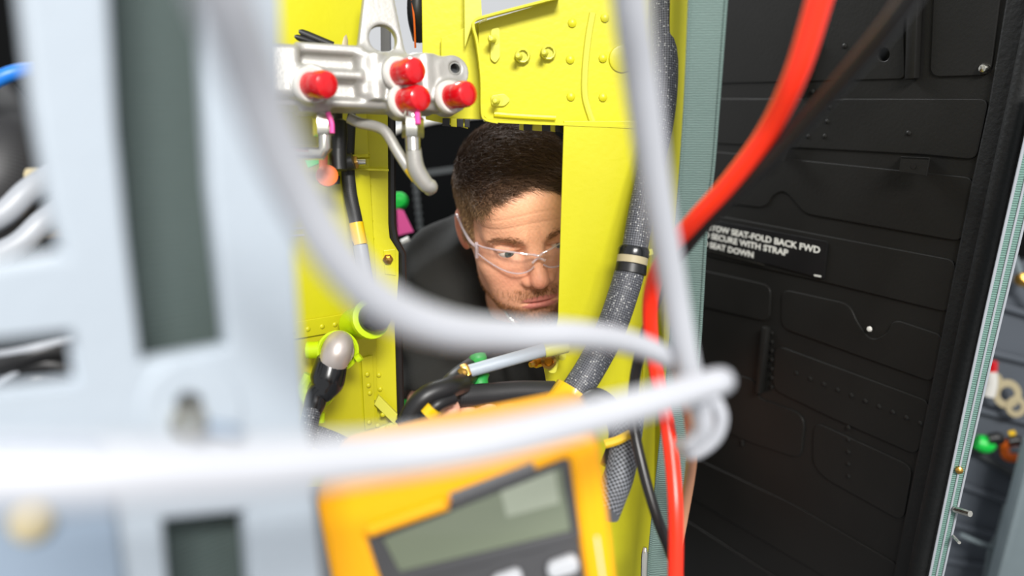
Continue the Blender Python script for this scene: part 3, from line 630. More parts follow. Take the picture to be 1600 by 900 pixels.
fb = thing('straight_fitting', 'steel straight fitting with a bent silver pipe under the middle of the manifold', 'fitting', P(646, 220, d_))
part('neck', MB().tube([P(645, 168, d_), P(645, 190, d_)], .0078, 16), 'steel', fb)
part('hex_nut', hexnut(MB(), P(645, 184, d_), P(645, 216, d_), .0098), 'steel', fb)
part('ferrule', MB().tube([P(645, 215, d_), P(646, 236, d_)], .0068, 16), 'steel', fb)
part('pipe', MB().tube([(P(646, 230, d_), .0066), (P(650, 262, d_ + .005), .0078), (P(664, 286, d_ + .01), .0075), (P(673, 292, d_ + .013), .0065), (P(670, 298, d_ + .02), .005)], .007, 16), 'alu', fb)
part('pink_seal', MB().tube([P(652, 176, d_ - .0095), P(653, 194, d_ - .0105)], .0025, 8), 'pink', fb, 'pink torque paint')
solo('hydraulic_pipe', MB().tube([P(545, 184, .73), P(562, 192, .73), P(588, 198, .725), (P(604, 208, .72)), P(622, 238, .715), P(642, 268, .712), P(658, 285, .712), P(668, 294, .715)], .0050, 14), 'alu', 'bent silver pipe sloping down below the manifold to the straight fitting', 'pipe')
solo('pipe_label', MB().tube([P(640, 262, .711), P(652, 279, .711)], .0056, 14, smooth=False), 'ytape', 'tiny yellow marking band round the bent silver pipe', 'label')

# ---- black hose, connectors and orange cap by the upright angle
bhose = thing('black_hose', 'ribbed black hose running down the yellow upright below the manifold', 'hose', P(556, 380, .80))
part('hose', MB().tube([P(546, 150, .80), P(545, 200, .80), P(543, 250, .80), P(547, 300, .80), P(556, 345, .80), P(563, 390, .80), P(575, 470, .80)], .0068, 14), 'braidb', bhose)
part('label_band', MB().tube([P(556.5, 348, .80), P(559, 362, .80), P(563, 382, .80)], .0073, 14), 'ytape', bhose, 'yellow printed label band')
part('white_end', MB().tube([P(563, 383, .80), P(568, 415, .80), P(574, 450, .80)], .0074, 14), 'whitecable', bhose)
hc = thing('hose_clamp', 'gold hose clamp with a bolt holding the black hose to the ledge', 'clamp', P(545, 254, .79))
part('band', MB().tube([P(534, 256, .785), P(552, 252, .785)], .0085, 14), 'black', hc)
part('strip', MB().bar(P(533, 252, .787), P(552, 252, .787), .003, .003, FW), 'gold', hc)
part('nut', hexnut(MB(), P(551, 254, .795), P(559, 253, .795), .007), 'gold', hc)
part('bolt', MB().tube([P(558, 253, .795), P(572, 253, .795)], .0035, 10), 'steel', hc)
part('saddle', MB().bar(P(550, 246, .80), P(577, 244, .80), .003, .012, FW), 'yellow', hc)
cn = thing('black_connector', 'black plug with a brown lower ring hanging behind the elbow fitting', 'connector', P(527, 260, .76))
part('boot', MB().tube([(P(527, 172, .76), .0050), (P(527, 186, .76), .0050), (P(528, 190, .76), .0085), (P(528, 215, .76), .0090), (P(528, 234, .76), .0080)], .008, 14, smooth=False), 'black', cn)
part('ring', MB().tube([P(528, 234, .76), P(528, 248, .76), P(529, 266, .76)], .0082, 14), 'black', cn)
part('red_band', MB().tube([P(526, 174, .76), P(526, 177, .76)], .0058, 14), 'red', cn)
oc = thing('orange_dust_cap', 'orange dust cap dangling on a strap under the elbow fitting', 'cap', P(511, 275, .745))
part('strap', MB().tube([P(506, 240, .75), P(505, 256, .748), P(507, 268, .746)], .0040, 8), 'orange', oc)
part('cap', MB().lathe([(.009, -.003), (.0102, .001), (.0098, .005), (.006, .006), (.0001, .0055)], frame(P(511, 275, .745), -FW + RT * .3), 20), 'orange', oc)
solo('green_tie', MB().bar(P(480, 256, .752), P(504, 246, .752), .008, .003, FW), 'green', 'bright green tie by the orange dust cap', 'tie')
solo('data_tag', MB().plate(PYL, [(522, 276), (531, 275), (531, 287), (522, 288)], (), .001, .0002, .003), 'placard', 'tiny black tag with pale print on the yellow bulkhead', 'tag')
solo('slim_conduit', MB().tube([P(537, -60, .78), P(537, 30, .78), P(536, 100, .78)], .0048, 12), 'tanmetal', 'slim tan vertical conduit above the manifold', 'conduit')
solo('teal_coupling', MB().lathe([(.0070, 0), (.0085, .004), (.0085, .014), (.007, .018)], frame(P(536, 8, .78), UP), 14), 'teal', 'teal coupling on the slim conduit at the top', 'coupling')
for k, (a, b, c, lab) in enumerate([((420, 30), (455, 45), (520, 72), 'upper black cable behind the manifold at the top'), ((420, 50), (462, 58), (515, 76), 'lower black cable behind the manifold at the top')]):
    solo('black_cable', MB().tube([P(*a, .74), P(*b, .745), P(*c, .76)], .0042 - .001 * k, 10), 'black', lab, 'cable', 'black cables behind the manifold')
solo('dark_upright', MB().bar(P(602, -60, .95), P(604, 190, .95), .011, .01, FW), 'black', 'thin black upright bar seen through the round window of the lug', 'bar')
solo('dark_loom', MB().tube([P(655, -40, .93), P(652, 20, .93), P(660, 60, .95)], .012, 12), 'black', 'dark cable bundle between the manifold lug and the yellow channel', 'bundle')
solo('red_wire', MB().tube([P(640, -30, .92), P(647, 30, .92), P(649, 75, .93)], .0012, 8), 'orange', 'thin orange wire beside the upright manifold lug', 'wire')

# ---- connectors on the bulkhead, lower left
def backshell(mb, pts): return mb
c1 = thing('circular_connector', 'lime-ringed connector with a dark end above the elbow plug', 'connector', P(590, 500, .80))
ax1 = (P(592, 494, .775) - P(552, 508, .82)).normalized(); f1 = frame(P(552, 508, .82), ax1)
part('shell', MB().lathe([(.016, 0), (.0165, .002), (.0165, .034), (.014, .036)], f1, 24), 'lime', c1)
part('collar', MB().lathe([(.0182, .034), (.0200, .036), (.0200, .041), (.0150, .0425)], f1, 24), 'lime', c1)
part('insert', MB().lathe([(.0148, .036), (.0148, .052), (.013, .058), (.011, .0585)], f1, 24), 'blackg', c1)
part('tab', MB().tube([P(568, 480, .79), P(566, 488, .79), P(570, 496, .79)], .0055, 10), 'lime', c1)
c2 = thing('elbow_plug', 'chrome elbow plug in a lime ring with a black shrink boot', 'connector', P(525, 545, .79))
ax2 = (-FW + RT * .25).normalized(); f2 = frame(P(528, 548, .79), ax2)
part('lime_ring', MB().lathe([(.0180, -.004), (.0205, -.002), (.0205, .003), (.0185, .004), (.0165, .002)], f2, 30), 'lime', c2)
part('collar', MB().lathe([(.0165, -.014), (.0168, .004), (.0155, .006)], f2, 30), 'steel', c2)
part('elbow', MB().tube([(P(532, 535, .776), .0110), (P(530, 539, .768), .0140), (P(525, 554, .764), .0146), (P(518, 572, .766), .0130)], .014, 22), 'chrome', c2)
part('ear', MB().tube([P(480, 547, .79), P(490, 547, .79), P(500, 546, .79)], .0085, 10), 'lime', c2)
part('tab', MB().tube([P(557, 562, .785), P(564, 557, .785)], .0042, 10), 'lime', c2)
part('boot', MB().tube([(P(520, 564, .768), .0150), (P(517, 572, .768), .0160), (P(511, 596, .765), .0165), (P(504, 610, .762), .0130), (P(496, 618, .76), .0105), (P(492, 632, .758), .0100), (P(487, 646, .755), .0085)], .014, 20), 'blackg', c2)
part('lead', MB().tube([P(488, 640, .755), P(483, 664, .75), P(478, 684, .745), P(466, 720, .74)], .0085, 16), 'braid', c2)
part('strap', MB().tube([P(484, 585, .79), P(474, 610, .79), P(486, 630, .785), P(504, 628, .785), P(516, 616, .785)], .006, 8), 'lime', c2)
part('toggle', MB().tube([P(499, 645, .782), P(499, 660, .782)], .0055, 10), 'lime', c2)
solo('floor_braid', MB().tube([P(470, 676, .77), P(495, 682, .77), P(530, 696, .77), P(570, 720, .76)], .0105, 16), 'braid', 'dark braided lead running away below the elbow plug', 'lead')

# ================================================================== BEHIND: bits of colour in the dark
solo('green_ball', MB().lathe([(.001, .02), (.012, .014), (.015, 0), (.008, -.012)], frame(P(624, 314, 1.3), -FW), 14), 'green', 'bright green ball in the dark behind the upright angle', 'ball')
solo('pink_tag', MB().prism([P(620, 326, 1.28), P(630, 328, 1.28), P(646, 362, 1.28), P(622, 368, 1.28)], FW * .006), 'pink', 'pink streamer tag hanging in the dark left of the man', 'tag')
solo('white_stub', MB().tube([P(630, 384, 1.22), P(642, 378, 1.22)], .010, 10), 'white', 'short white tube stub under the pink tag', 'tube')
bo = thing('green_bottle', 'green, white and blue bottle behind the lower upright angle', 'bottle', P(634, 640, 1.2))
part('green_body', MB().tube([P(633, 598, 1.2), P(634, 636, 1.2)], .012, 12), 'green', bo)
part('white_cap', MB().tube([P(631, 566, 1.2), P(632, 597, 1.2)], .009, 12), 'white', bo)
part('blue_base', MB().tube([P(634, 637, 1.2), P(635, 650, 1.2)], .0125, 12), 'blue', bo)
solo('steel_pin', MB().tube([P(1006, 905, .8), P(1007, 868, .8), (P(1008, 855, .8), .002)], .0035, 10), 'steel', 'short upright steel pin in front of the foot of the yellow pillar', 'pin')

# ================================================================== BRAIDED HOSE DOWN THE PILLAR
bz = thing('braided_hose', 'speckled grey braided hose running down the yellow pillar', 'hose', P(990, 420, .77))
part('upper_run', MB().tube([P(1042, -420, .77), P(1038, -60, .77), P(1040, 90, .77), P(1034, 180, .77), P(1015, 270, .77), P(1000, 340, .77), P(990, 400, .77)], .0125, 20), 'braid', bz)
part('lower_run', MB().tube([P(990, 400, .77), P(976, 452, .768), P(952, 520, .765), P(920, 580, .76), P(890, 625, .755), P(868, 660, .75)], .0145, 20), 'braid', bz)
part('yellow_band', MB().tube([P(899, 612, .7565), P(880, 640, .753)], .0205, 20), 'ytape', bz, 'shiny yellow tape band')
hz = thing('band_clamp', 'black cushioned band clamp with a pale strip round the braided hose', 'clamp', P(988, 405, .77))
ah = (P(992, 380, .77) - P(984, 430, .768)).normalized(); fh = frame(P(988, 406, .769), ah)
part('upper_cushion', MB().lathe([(.013, .002), (.0152, .003), (.0158, .009), (.0145, .012), (.0125, .0125)], fh, 24), 'blackg', hz)
part('metal_band', MB().lathe([(.0128, -.004), (.0150, -.004), (.0150, .003), (.0128, .003)], fh, 24), 'tanmetal', hz)
part('lower_cushion', MB().lathe([(.0135, -.014), (.0155, -.013), (.0150, -.005), (.0128, -.004)], fh, 24), 'black', hz)
part('bolt_tab', MB().bar(P(1000, 398, .765), P(1016, 394, .77), .006, .010, FW, .001), 'yellow_pale', hz)
solo('braided_loom', MB().tube([P(985, 640, .72), P(978, 690, .72), P(968, 740, .71), P(955, 775, .70), P(944, 802, .69)], .0135, 18), 'braidg', 'grey chequered braided loom hanging right of the meter', 'loom')
solo('black_loom', MB().tube([P(905, 640, .74), P(930, 622, .74), P(955, 640, .735), P(968, 680, .73), P(955, 730, .72)], .010, 14), 'black', 'plain black cable curling right of the yellow tape band', 'cable')
solo('yellow_zip_tie', MB().tube([P(945, 694, .70), P(965, 688, .70), P(985, 678, .70)], .004, 8), 'ytape', 'yellow cable tie round the chequered loom', 'tie')

# ---- grey rod, green tape and black loom under the chin
rd = thing('grey_rod', 'pale grey rod with a gold end fitting below the chin of the man', 'rod', P(790, 565, .76))
part('shaft', MB().tube([P(733, 580, .75), P(790, 564, .76), P(851, 547, .775)], .0062, 16), 'frame', rd)
part('end_fitting', hexnut(MB(), P(722, 584, .748), P(733, 580, .75), .0085), 'gold', rd)
part('end_screw', MB().lathe([(.005, 0), (.005, .004), (.003, .006), (.0001, .0062)], frame(P(724, 583, .741), -FW + RT * -.4), 12), 'gold', rd)
part('yellow_sleeve', MB().tube([P(850, 547.5, .775), P(886, 540, .78)], .0072, 14), 'yellow_pale', rd)
solo('green_tape', MB().tube([P(746, 556, .775), P(750, 576, .77), P(750, 604, .768)], .0085, 10, rough=.1), 'greentape', 'torn green tape wrapped round the grey rod', 'tape')
def cab(name, pts, r, m, label, cat='cable', group=None, seg=14): return solo(name, MB().tube([P(*p) for p in pts], r, seg), m, label, cat, group)
cab('black_loom', [(728, 590, .765), (708, 606, .75), (716, 618, .74), (760, 616, .75), (810, 612, .76), (866, 612, .77)], .0105, 'braidb', 'black braided loom running right below the green tape', 'loom')
cab('black_hose', [(742, 575, .78), (715, 595, .745), (702, 612, .735), (700, 622, .733)], .012, 'black', 'fat black hose stub dropping from the gold rod end', 'hose')
cab('black_cable', [(636, 690, .70), (642, 650, .70), (665, 620, .70), (700, 606, .71), (722, 600, .73)], .0095, 'black', 'thick black cable looping left below the man’s sleeve')
bc = thing('tagged_cable', 'short black cable with a yellow tag inside the black loop', 'cable', P(680, 640, .70))
part('cable', MB().tube([P(664, 676, .70), P(668, 650, .70), P(684, 632, .70), P(708, 622, .71)], .0062, 12), 'black', bc)
part('tag', MB().tube([P(667, 648, .697), P(678, 636, .697)], .0082, 12), 'ytape', bc, 'yellow tag')

# ================================================================== WEBBING STRAP AND LEADS ON THE RIGHT
stp = thing('seat_strap', 'grey-green ribbed seat strap hanging between the pillar and black door', 'strap', PST.at(1070, 900))
def ser(k, n): return (.8 if k % 2 else -.8)
SL = [(1090, -420), (1079, -60), (1077, 0), (1070, 160), (1059, 326), (1052, 450), (1045, 560), (1032, 690), (1018, 825), (1006, 960)]; SR = [(1158, -420), (1140, -60), (1135, 0), (1123, 160), (1115, 262), (1105, 345), (1098, 462), (1092, 560), (1080, 700), (1068, 800), (1052, 960)]
part('webbing', MB().plate(PST, SL + SR[::-1], (), .0024, .0006), 'web', stp)
def rail(A, dx): return [PST.at(x + dx, y, .0004) for x, y in A]
part('selvedge', MB().tube(rail(SL, .5), .0016, 8), 'web', stp); part('selvedge', MB().tube(rail(SR, -.5), .0016, 8), 'web', stp)

solo('red_test_lead', MB().tube([(P(*p[:3]), p[3]) for p in [(1340, -420, .40, .0072), (1305, -90, .42, .0072), (1280, 0, .43, .0070), (1244, 115, .45, .0068), (1200, 205, .48, .0066), (1140, 285, .51, .0064), (1085, 345, .54, .0064), (1040, 398, .58, .0063), (1019, 450, .62, .0062), (1016, 510, .64, .0061), (1026, 585, .65, .0060), (1042, 660, .64, .0060), (1052, 740, .63, .0060), (1056, 820, .62, .0060), (1054, 960, .62, .0060)]], .006, 16), 'redlead', 'glossy red test lead curving from the top down across the strap', 'test lead')
solo('black_test_lead', MB().tube([(P(*p[:3]), p[3]) for p in [(1640, -420, .33, .0056), (1470, -90, .36, .0056), (1412, 10, .38, .0055), (1330, 110, .42, .0054), (1240, 210, .47, .0052), (1150, 300, .52, .0050), (1080, 375, .57, .0049), (1035, 440, .62, .0047), (1012, 510, .66, .0046), (992, 590, .68, .0046), (990, 660, .68, .0046), (1005, 735, .67, .0045), (1027, 810, .66, .0045), (1050, 870, .66, .0045), (1075, 950, .66, .0045)]], .005, 14), 'blacklead', 'black test lead running beside the red one down past the meter', 'test lead')

# ---- the three fat grey cables in front
gc = 'fat grey cables close to the lens'
solo('grey_cable', MB().tube([(P(*p[:3]), p[3]) for p in [(270, -180, 0.1411, 0.006474), (345, -20, 0.1577, 0.006474), (398, 130, 0.1784, 0.006474), (455, 275, 0.1992, 0.006474), (525, 400, 0.22, 0.006474), (605, 478, 0.2407, 0.006474), (700, 515, 0.2656, 0.006474), (800, 524, 0.2988, 0.006308), (900, 524, 0.332, 0.006142), (980, 535, 0.3652, 0.00581), (1040, 558, 0.3901, 0.005478), (1075, 590, 0.415, 0.005146), (1098, 625, 0.4233, 0.00498)]], .008, 24), 'cable', 'fat grey cable sweeping from top left under the chin of the man', 'cable', gc)
solo('grey_cable', MB().tube([(P(*p[:3]), p[3]) for p in [(975, -180, 0.249, 0.006806), (985, 0, 0.2739, 0.006806), (1002, 130, 0.2988, 0.006806), (1026, 300, 0.332, 0.00664), (1052, 450, 0.3652, 0.006474), (1072, 560, 0.386, 0.006142), (1088, 620, 0.3984, 0.00581), (1098, 665, 0.4067, 0.005146), (1080, 694, 0.415, 0.004648)]], .008, 24), 'cable', 'fat grey cable hanging straight down in front of the pillar', 'cable', gc)
solo('grey_cable', MB().tube([(P(*p[:3]), p[3]) for p in [(-160, 748, 0.1452, 0.006474), (0, 744, 0.1535, 0.00664), (200, 738, 0.166, 0.00664), (400, 730, 0.1867, 0.00664), (600, 712, 0.2158, 0.00664), (760, 690, 0.2407, 0.00664), (900, 658, 0.2739, 0.00664), (1020, 627, 0.3071, 0.006474), (1090, 606, 0.332, 0.006308), (1120, 597, 0.3444, 0.006142), (1126, 596, 0.3569, 0.005976), (1112, 604, 0.3735, 0.005312)]], .008, 24), 'cable', 'fat grey cable crossing the foreground in front of the yellow meter', 'cable', gc)
solo('cable_loop', MB().tube([P(*p) for p in [(1100, 612, .40), (1117, 628, .405), (1126, 653, .41), (1118, 681, .415), (1097, 701, .42), (1076, 707, .425), (1062, 694, .44)]], .0038, 16), 'cable', 'thinner grey cable loop tied below the crossing of the cables', 'cable')
solo('tan_cable', MB().tube([P(*p) for p in [(1052, 560, .56), (1064, 598, .57), (1078, 650, .60), (1081, 705, .66), (1077, 750, .72), (1069, 800, .76), (1058, 860, .78)]], .0048, 12), 'tan', 'tan cable hanging behind the grey loop at the edge of the strap', 'cable')

# ================================================================== MULTIMETER
PMT = PL(P(720, 760, .43), (math.cos(rad(12.5)), .03, math.sin(rad(12.5))), (-math.sin(rad(12.5)), 0, math.cos(rad(12.5))))
mm = thing('multimeter', 'amber and grey handheld multimeter tilted behind the crossing cable', 'multimeter', PMT.at(750, 900))
T = .07
out = rnd([(503, 772), (922, 688), (962, 1010), (955, 1100), (610, 1180), (560, 1060)], 26)
inn = rnd([(558, 838), (590, 822), (886, 706), (902, 716), (940, 1000), (640, 1090)], 12)
part('holster', MB().plate(PMT, out, [inn], T, .005), 'holster', mm)
part('body', MB().plate(PMT, rnd([(545, 825), (905, 700), (945, 1010), (620, 1100)], 12), (), T - .012, .003, -.006), 'dgrey', mm)
part('bezel', MB().plate(PMT, rnd([(566, 842), (888, 712), (906, 842), (640, 910), (604, 918)], 12), [rnd([(592, 842), (880, 726), (897, 834), (640, 896), (622, 900)], 8)], .006, .0012, -.003), 'dgrey', mm)
sc = part('screen', MB().plate(PMT, rnd([(588, 842), (882, 722), (900, 838), (636, 902), (618, 904)], 6), (), .002, .0003, -.0052), 'lcd', mm)
part('display_panel', MB().plate(PMT, rnd([(782, 768), (866, 736), (874, 786), (792, 808)], 3), (), .0008, .0002, -.0046), 'lcdpale', sc)
part('print_strip', MB().plate(PMT, [(702, 772), (832, 722), (836, 734), (706, 786)], (), .001, .0002, .0005), 'bezel', mm)
part('upper_rim', MB().tube([PMT.at(x, y, .001) for x, y in [(578, 828), (640, 806), (698, 786)]], .004, 10), 'holster', mm)
for x, y in [(880, 886), (792, 908)]:
    part('button', MB().plate(PMT, rnd([(x - 22, y + 2), (x + 18, y - 12), (x + 22, y + 6), (x - 18, y + 18)], 8), (), .006, .0016, .001), 'button', mm)
for k in range(5):
    a = PMT.at(600 + 66 * k, 752 - 13.4 * k, -.018); part('grip_ridge', MB().tube([a + PMT.v * .004, a + PMT.v * .0045 - PMT.n * .03, a + PMT.v * .002 - PMT.n * .05], .006, 10), 'holster', mm)
part('dial', MB().lathe([(.028, -.004), (.028, .004), (.024, .008), (.0001, .008)], frame(PMT.at(800, 1010, -.006), PMT.n), 30), 'bezel', mm)
part('side_strip', MB().tube([PMT.at(932, 832, -.004), PMT.at(942, 900, -.004), PMT.at(956, 990, -.004)], .0042, 10), 'white', mm, 'pale strip on the right flank')

# ================================================================== THE MAN
def rot(ax, a): return np.array(Matrix.Rotation(a, 3, Vector(ax)))
B0 = np.array([-RT, -FW, UP]).T                                   # columns: his right, his front, up - facing the lens
YAW, PIT, ROL = rad(7), rad(33), rad(11)
HB = rot(FW, -ROL) @ rot(UP, YAW) @ B0 @ np.array(Matrix.Rotation(-PIT, 3, 'X'))
HS = .95
NB = np.array(P(836, 388, .935)); HO = NB - HB @ np.array((0, .086, .004)) * HS
def h2w(p): return HO + (HB @ (np.asarray(p, float).T * HS)).T
def H(x, y, z): return Vector(h2w((x, y, z)))

man = thing('person', 'man in a black t-shirt and clear glasses leaning in behind the yellow pillar', 'person', HO)
off = np.array(man.location)

# ---- head
g = G((-.098, -.135, -.165), (.098, .128, .135), .00135)
f = g.ell((0, -.018, .036), (.077, .098, .084))
f = smin(f, g.ell((0, .020, -.022), (.067, .068, .088)), .035)
f = smin(f, g.ell((0, .010, -.070), (.059, .062, .042)), .03)         # jaw
f = smin(f, g.ell((0, .050, -.098), (.034, .032, .022)), .03)         # chin
f = smin(f, g.ell((0, .068, -.106), (.017, .013, .012)), .02)
for s_ in (-1, 1):
    f = smin(f, g.ell((s_ * .041, .050, -.030), (.024, .024, .021)), .02)     # cheekbones
    f = smin(f, g.ell((s_ * .031, .058, -.060), (.022, .018, .028)), .02)
    f = smin(f, g.cap((s_ * .012, .080, .022), (s_ * .048, .062, .018), .0085, .008), .014)   # brow
    f = smin(f, g.ell((s_ * .028, .062, .056), (.03, .022, .024)), .03)
    f = smax(f, -g.ell((s_ * .033, .085, .000), (.020, .0150, .0125)), .012)  # sockets
f = smin(f, g.ell((0, .062, -.070), (.034, .026, .026)), .02)         # muzzle
f = smin(f, g.cap((0, .077, .010), (0, .092, -.024), .0080, .0095), .010)     # nose
f = smin(f, g.ell((0, .0985, -.036), (.0118, .0115, .0105)), .010)
for s_ in (-1, 1):
    f = smin(f, g.ell((s_ * .0140, .0865, -.0400), (.0075, .0105, .0078)), .006)
    f = smax(f, -g.ell((s_ * .0066, .096, -.0485), (.0034, .0050, .0036)), .002)
    f = smin(f, g.cap((s_ * .021, .079, -.034), (s_ * .032, .072, -.062), .003, .003), .012)   # smile fold
f = smin(f, g.ell((0, .0815, -.0690), (.0235, .0085, .0052)), .005)   # lips
f = smin(f, g.ell((0, .0800, -.0785), (.0200, .0090, .0060)), .005)
f = smax(f, -g.ell((0, .0935, -.0735), (.0255, .0120, .0013)), .0035)
f = smax(f, -g.ell((0, .0930, -.0885), (.016, .010, .004)), .008)
for s_ in (-1, 1):                                                     # eyelids
    e = (s_ * .0330, .0655, .000)
    lid = g.ell(e, (.0148, .0148, .0140))
    lid = smax(lid, -g.ell((e[0], e[1] + .013, e[2] - .0022), (.0128, .012, .0042)), .0012)
    f = smin(f, lid, .004)
    f = smin(f, g.cap((e[0] - s_ * .013, e[1] + .012, e[2] + .004), (e[0] + s_ * .012, e[1] + .007, e[2] + .006), .0028), .005)   # upper fold
    f = smin(f, g.cap((e[0] - s_ * .010, e[1] + .010, e[2] - .013), (e[0] + s_ * .010, e[1] + .005, e[2] - .013), .0022), .008)   # bag
    Rr = rot((0, 0, 1), s_ * rad(-22))
    ear = g.ell((s_ * .0765, -.016, -.006), (.0050, .0180, .0300), Rr)
    ear = smax(ear, -g.ell((s_ * .0820, -.012, -.002), (.0036, .0110, .0200), Rr), .003)
    f = smin(f, ear, .006)
for z_ in (.038, .051):                                          # forehead creases
    f = f + (.0005 * np.exp(-((g.z - z_ - .003 * np.cos(g.x * 45)) / .0016) ** 2) * (g.y > .03)).astype(np.float32)
for s_ in (-1, 1):
    f = f + (.0014 * np.exp(-((g.x - s_ * .006) / .0016) ** 2 - ((g.z - .022) / .010) ** 2) * (g.y > .06)).astype(np.float32)
f = smin(f, g.cap((0, -.035, -.045), (0, -.055, -.155), .055, .060), .03)  # neck
vs, fs = nets(f, g); X, Y, Z = vs.T
def gs(a, c, w_): return np.exp(-((a - c) / w_) ** 2)
sk = np.array(lin((234, 172, 136))[:3]); col_ = np.tile(sk, (len(vs), 1))
def blend(m, rgb, k=1): 
    global col_
    m = np.clip(m, 0, 1)[:, None] * k; col_ = col_ * (1 - m) + np.array(lin(rgb)[:3]) * m
front = np.clip((Y - .02) / .03, 0, 1)
blend(gs(np.abs(X), .036, .022) * gs(Z, -.036, .022) * front, (218, 140, 116), .5)
blend(gs(X, 0, .016) * gs(Z, -.036, .016) * (Y > .07), (222, 138, 118), .55)
blend((np.abs(X) > .074) * 1.0 * (Y < .02), (222, 120, 92), .6)
blend(gs(np.abs(X), .033, .016) * gs(Z, 0, .011) * front, (190, 128, 108), .5)
hl = .070 + .008 * np.cos(X / .02) - np.clip(np.abs(X) - .045, 0, 1) * 1.0      # hairline height
hairm = np.clip((Z - hl) / .006, 0, 1) * (Y > .02) + (Y <= .02) * np.clip((Z + .018 - np.clip(-Y, 0, .1) * -.3) / .01, 0, 1) * (np.abs(X) > .0)
side = (np.abs(X) > .050) & (Y <= .042) & (Z > -.012) & (Y > .0)
hairm = np.clip(np.maximum(hairm, side * np.clip((.046 - Y) / .008, 0, 1) * np.clip((Z + .012) / .02, 0, 1)), 0, 1)
hairm = hairm * ((np.abs(X) < .0775) | (Z > .03))
blend(hairm, (132, 102, 70), .75); topm = np.clip((Z - .045) / .03, 0, 1)
blend(hairm * topm, (58, 43, 33), .8)
beard = np.clip((-.046 - Z + .0) / .010, 0, 1) * front * (np.abs(X) < .075)
beard = np.maximum(beard * (1 - gs(X, 0, .030) * gs(Z, -.058, .009) * 0), np.clip((.03 - Y) / .02, 0, 1) * np.clip((-.03 - Z) / .02, 0, 1) * (Z > -.12))
mus = gs(X, 0, .030) * np.clip((-.0495 - Z) / .004, 0, 1) * (Z > -.066) * (Y > .06)
cheek = np.clip((np.abs(X) - .028) / .01, 0, 1) * gs(Z, -.062, .016)
beardm = np.clip(np.maximum(beard * np.clip((-.080 - Z) / .012 + np.abs(X) / .06, 0, 1) * (1 - .55 * cheek), mus), 0, 1)
blend(beardm, (142, 92, 62), .55)
lips = (np.abs(X) < .024) * ((np.abs(Z + .0690) < .0048 * (1 - (X / .026) ** 2) + .0006) | (np.abs(Z + .0785) < .0055 * (1 - (X / .024) ** 2) + .0004)) * (Y > .07)
blend(lips * 1.0, (206, 112, 112), .7)
brm = gs(Z - .018 - .0 * X, .0 + .004 * gs(np.abs(X), .036, .012), .0040) * ((np.abs(X) > .014) & (np.abs(X) < .052)) * (Y > .03)
blend(brm, (150, 104, 78), .5)
col_ *= (1 + .05 * np.sin(X * 900) * np.sin(Z * 700 + Y * 400))[:, None]
head_w = h2w(vs)
# normals of the head in world space
def vnormals(v, f):
    n = np.zeros_like(v); a, b, c, d = (v[f[:, k]] for k in range(4)); fn = np.cross(c - a, d - b)
    for k in range(4): np.add.at(n, f[:, k], fn)
    return n / (np.linalg.norm(n, axis=1, keepdims=True) + 1e-12)
hn = vnormals(head_w, fs)
head_f = fs
body_v = [head_w]; body_f = [fs]; body_c = [col_]; nv = len(head_w)
def addbody(v, f, c):
    global nv
    body_v.append(v); body_f.append(f + nv); body_c.append(c); nv += len(v)

# ---- torso frame and arms (world space)
W_ = lambda px, py, d: np.array(P(px, py, d))
shR, elR, wrR = W_(690, 448, 1.15), W_(688, 720, 1.08), W_(790, 800, .84)
shL, elL, wrL = W_(975, 430, 1.22), W_(1000, 690, 1.25), W_(950, 900, 1.22)
nk = W_(800, 366, 1.15)
# right forearm and hand in one surface: five fingers closed on the black loop
palm = W_(768, 745, .775); across = np.array(RT) * .9 + np.array(FW) * .35; across /= np.linalg.norm(across); fwdh = W_(760, 695, .745) - palm; fwdh /= np.linalg.norm(fwdh)
across = across - fwdh * (across @ fwdh); across /= np.linalg.norm(across); pn = np.cross(across, fwdh)
if pn @ np.array(FW) > 0: pn = -pn                                # back of the hand towards the lens
pts = [shR, elR, wrR, palm]
lo = np.minimum.reduce([elR, wrR, palm]) - .10; hi = np.maximum.reduce([elR, wrR, palm, shR * .5 + elR * .5]) + .09
g = G(lo, hi, .0022)
f = g.cap(shR * .45 + elR * .55, elR, .047, .043)
f = smin(f, g.cap(elR, elR * .6 + wrR * .4, .044, .042), .02); f = smin(f, g.cap(elR * .6 + wrR * .4, wrR, .041, .027), .03)
f = smin(f, g.cap(wrR, palm, .026, .024), .02)
for k in range(4): f = smin(f, g.cap(palm - fwdh * .02 + across * (k - 1.5) * .012, palm + fwdh * .036 + across * (k - 1.5) * .0195, .0125, .0105), .010)
fl = [.040, .046, .043, .033]
for k in range(4):
    a = palm + fwdh * .036 + across * (k - 1.5) * .0195; b = a + fwdh * fl[k] * .75 - pn * fl[k] * .45; c = b + fwdh * fl[k] * .10 - pn * fl[k] * .62; e = c - fwdh * fl[k] * .35 - pn * fl[k] * .25
    fg = smin(smin(g.cap(a, b, .0098, .0088), g.cap(b, c, .0088, .0080), .003), g.cap(c, e, .0080, .0070), .003); f = smin(f, fg, .004)
ta = palm - across * .022 - fwdh * .010; tb = W_(704, 690, .745); tc = W_(704, 638, .728)
f = smin(f, smin(g.cap(ta, tb, .0135, .0110), g.cap(tb, tc, .0108, .0088), .004), .008)
vs, fs = nets(f, g); c_ = np.tile(np.array(lin((232, 176, 150))[:3]), (len(vs), 1)) * (1 + .04 * np.sin(vs[:, :1] * 300)); addbody(vs, fs, c_)
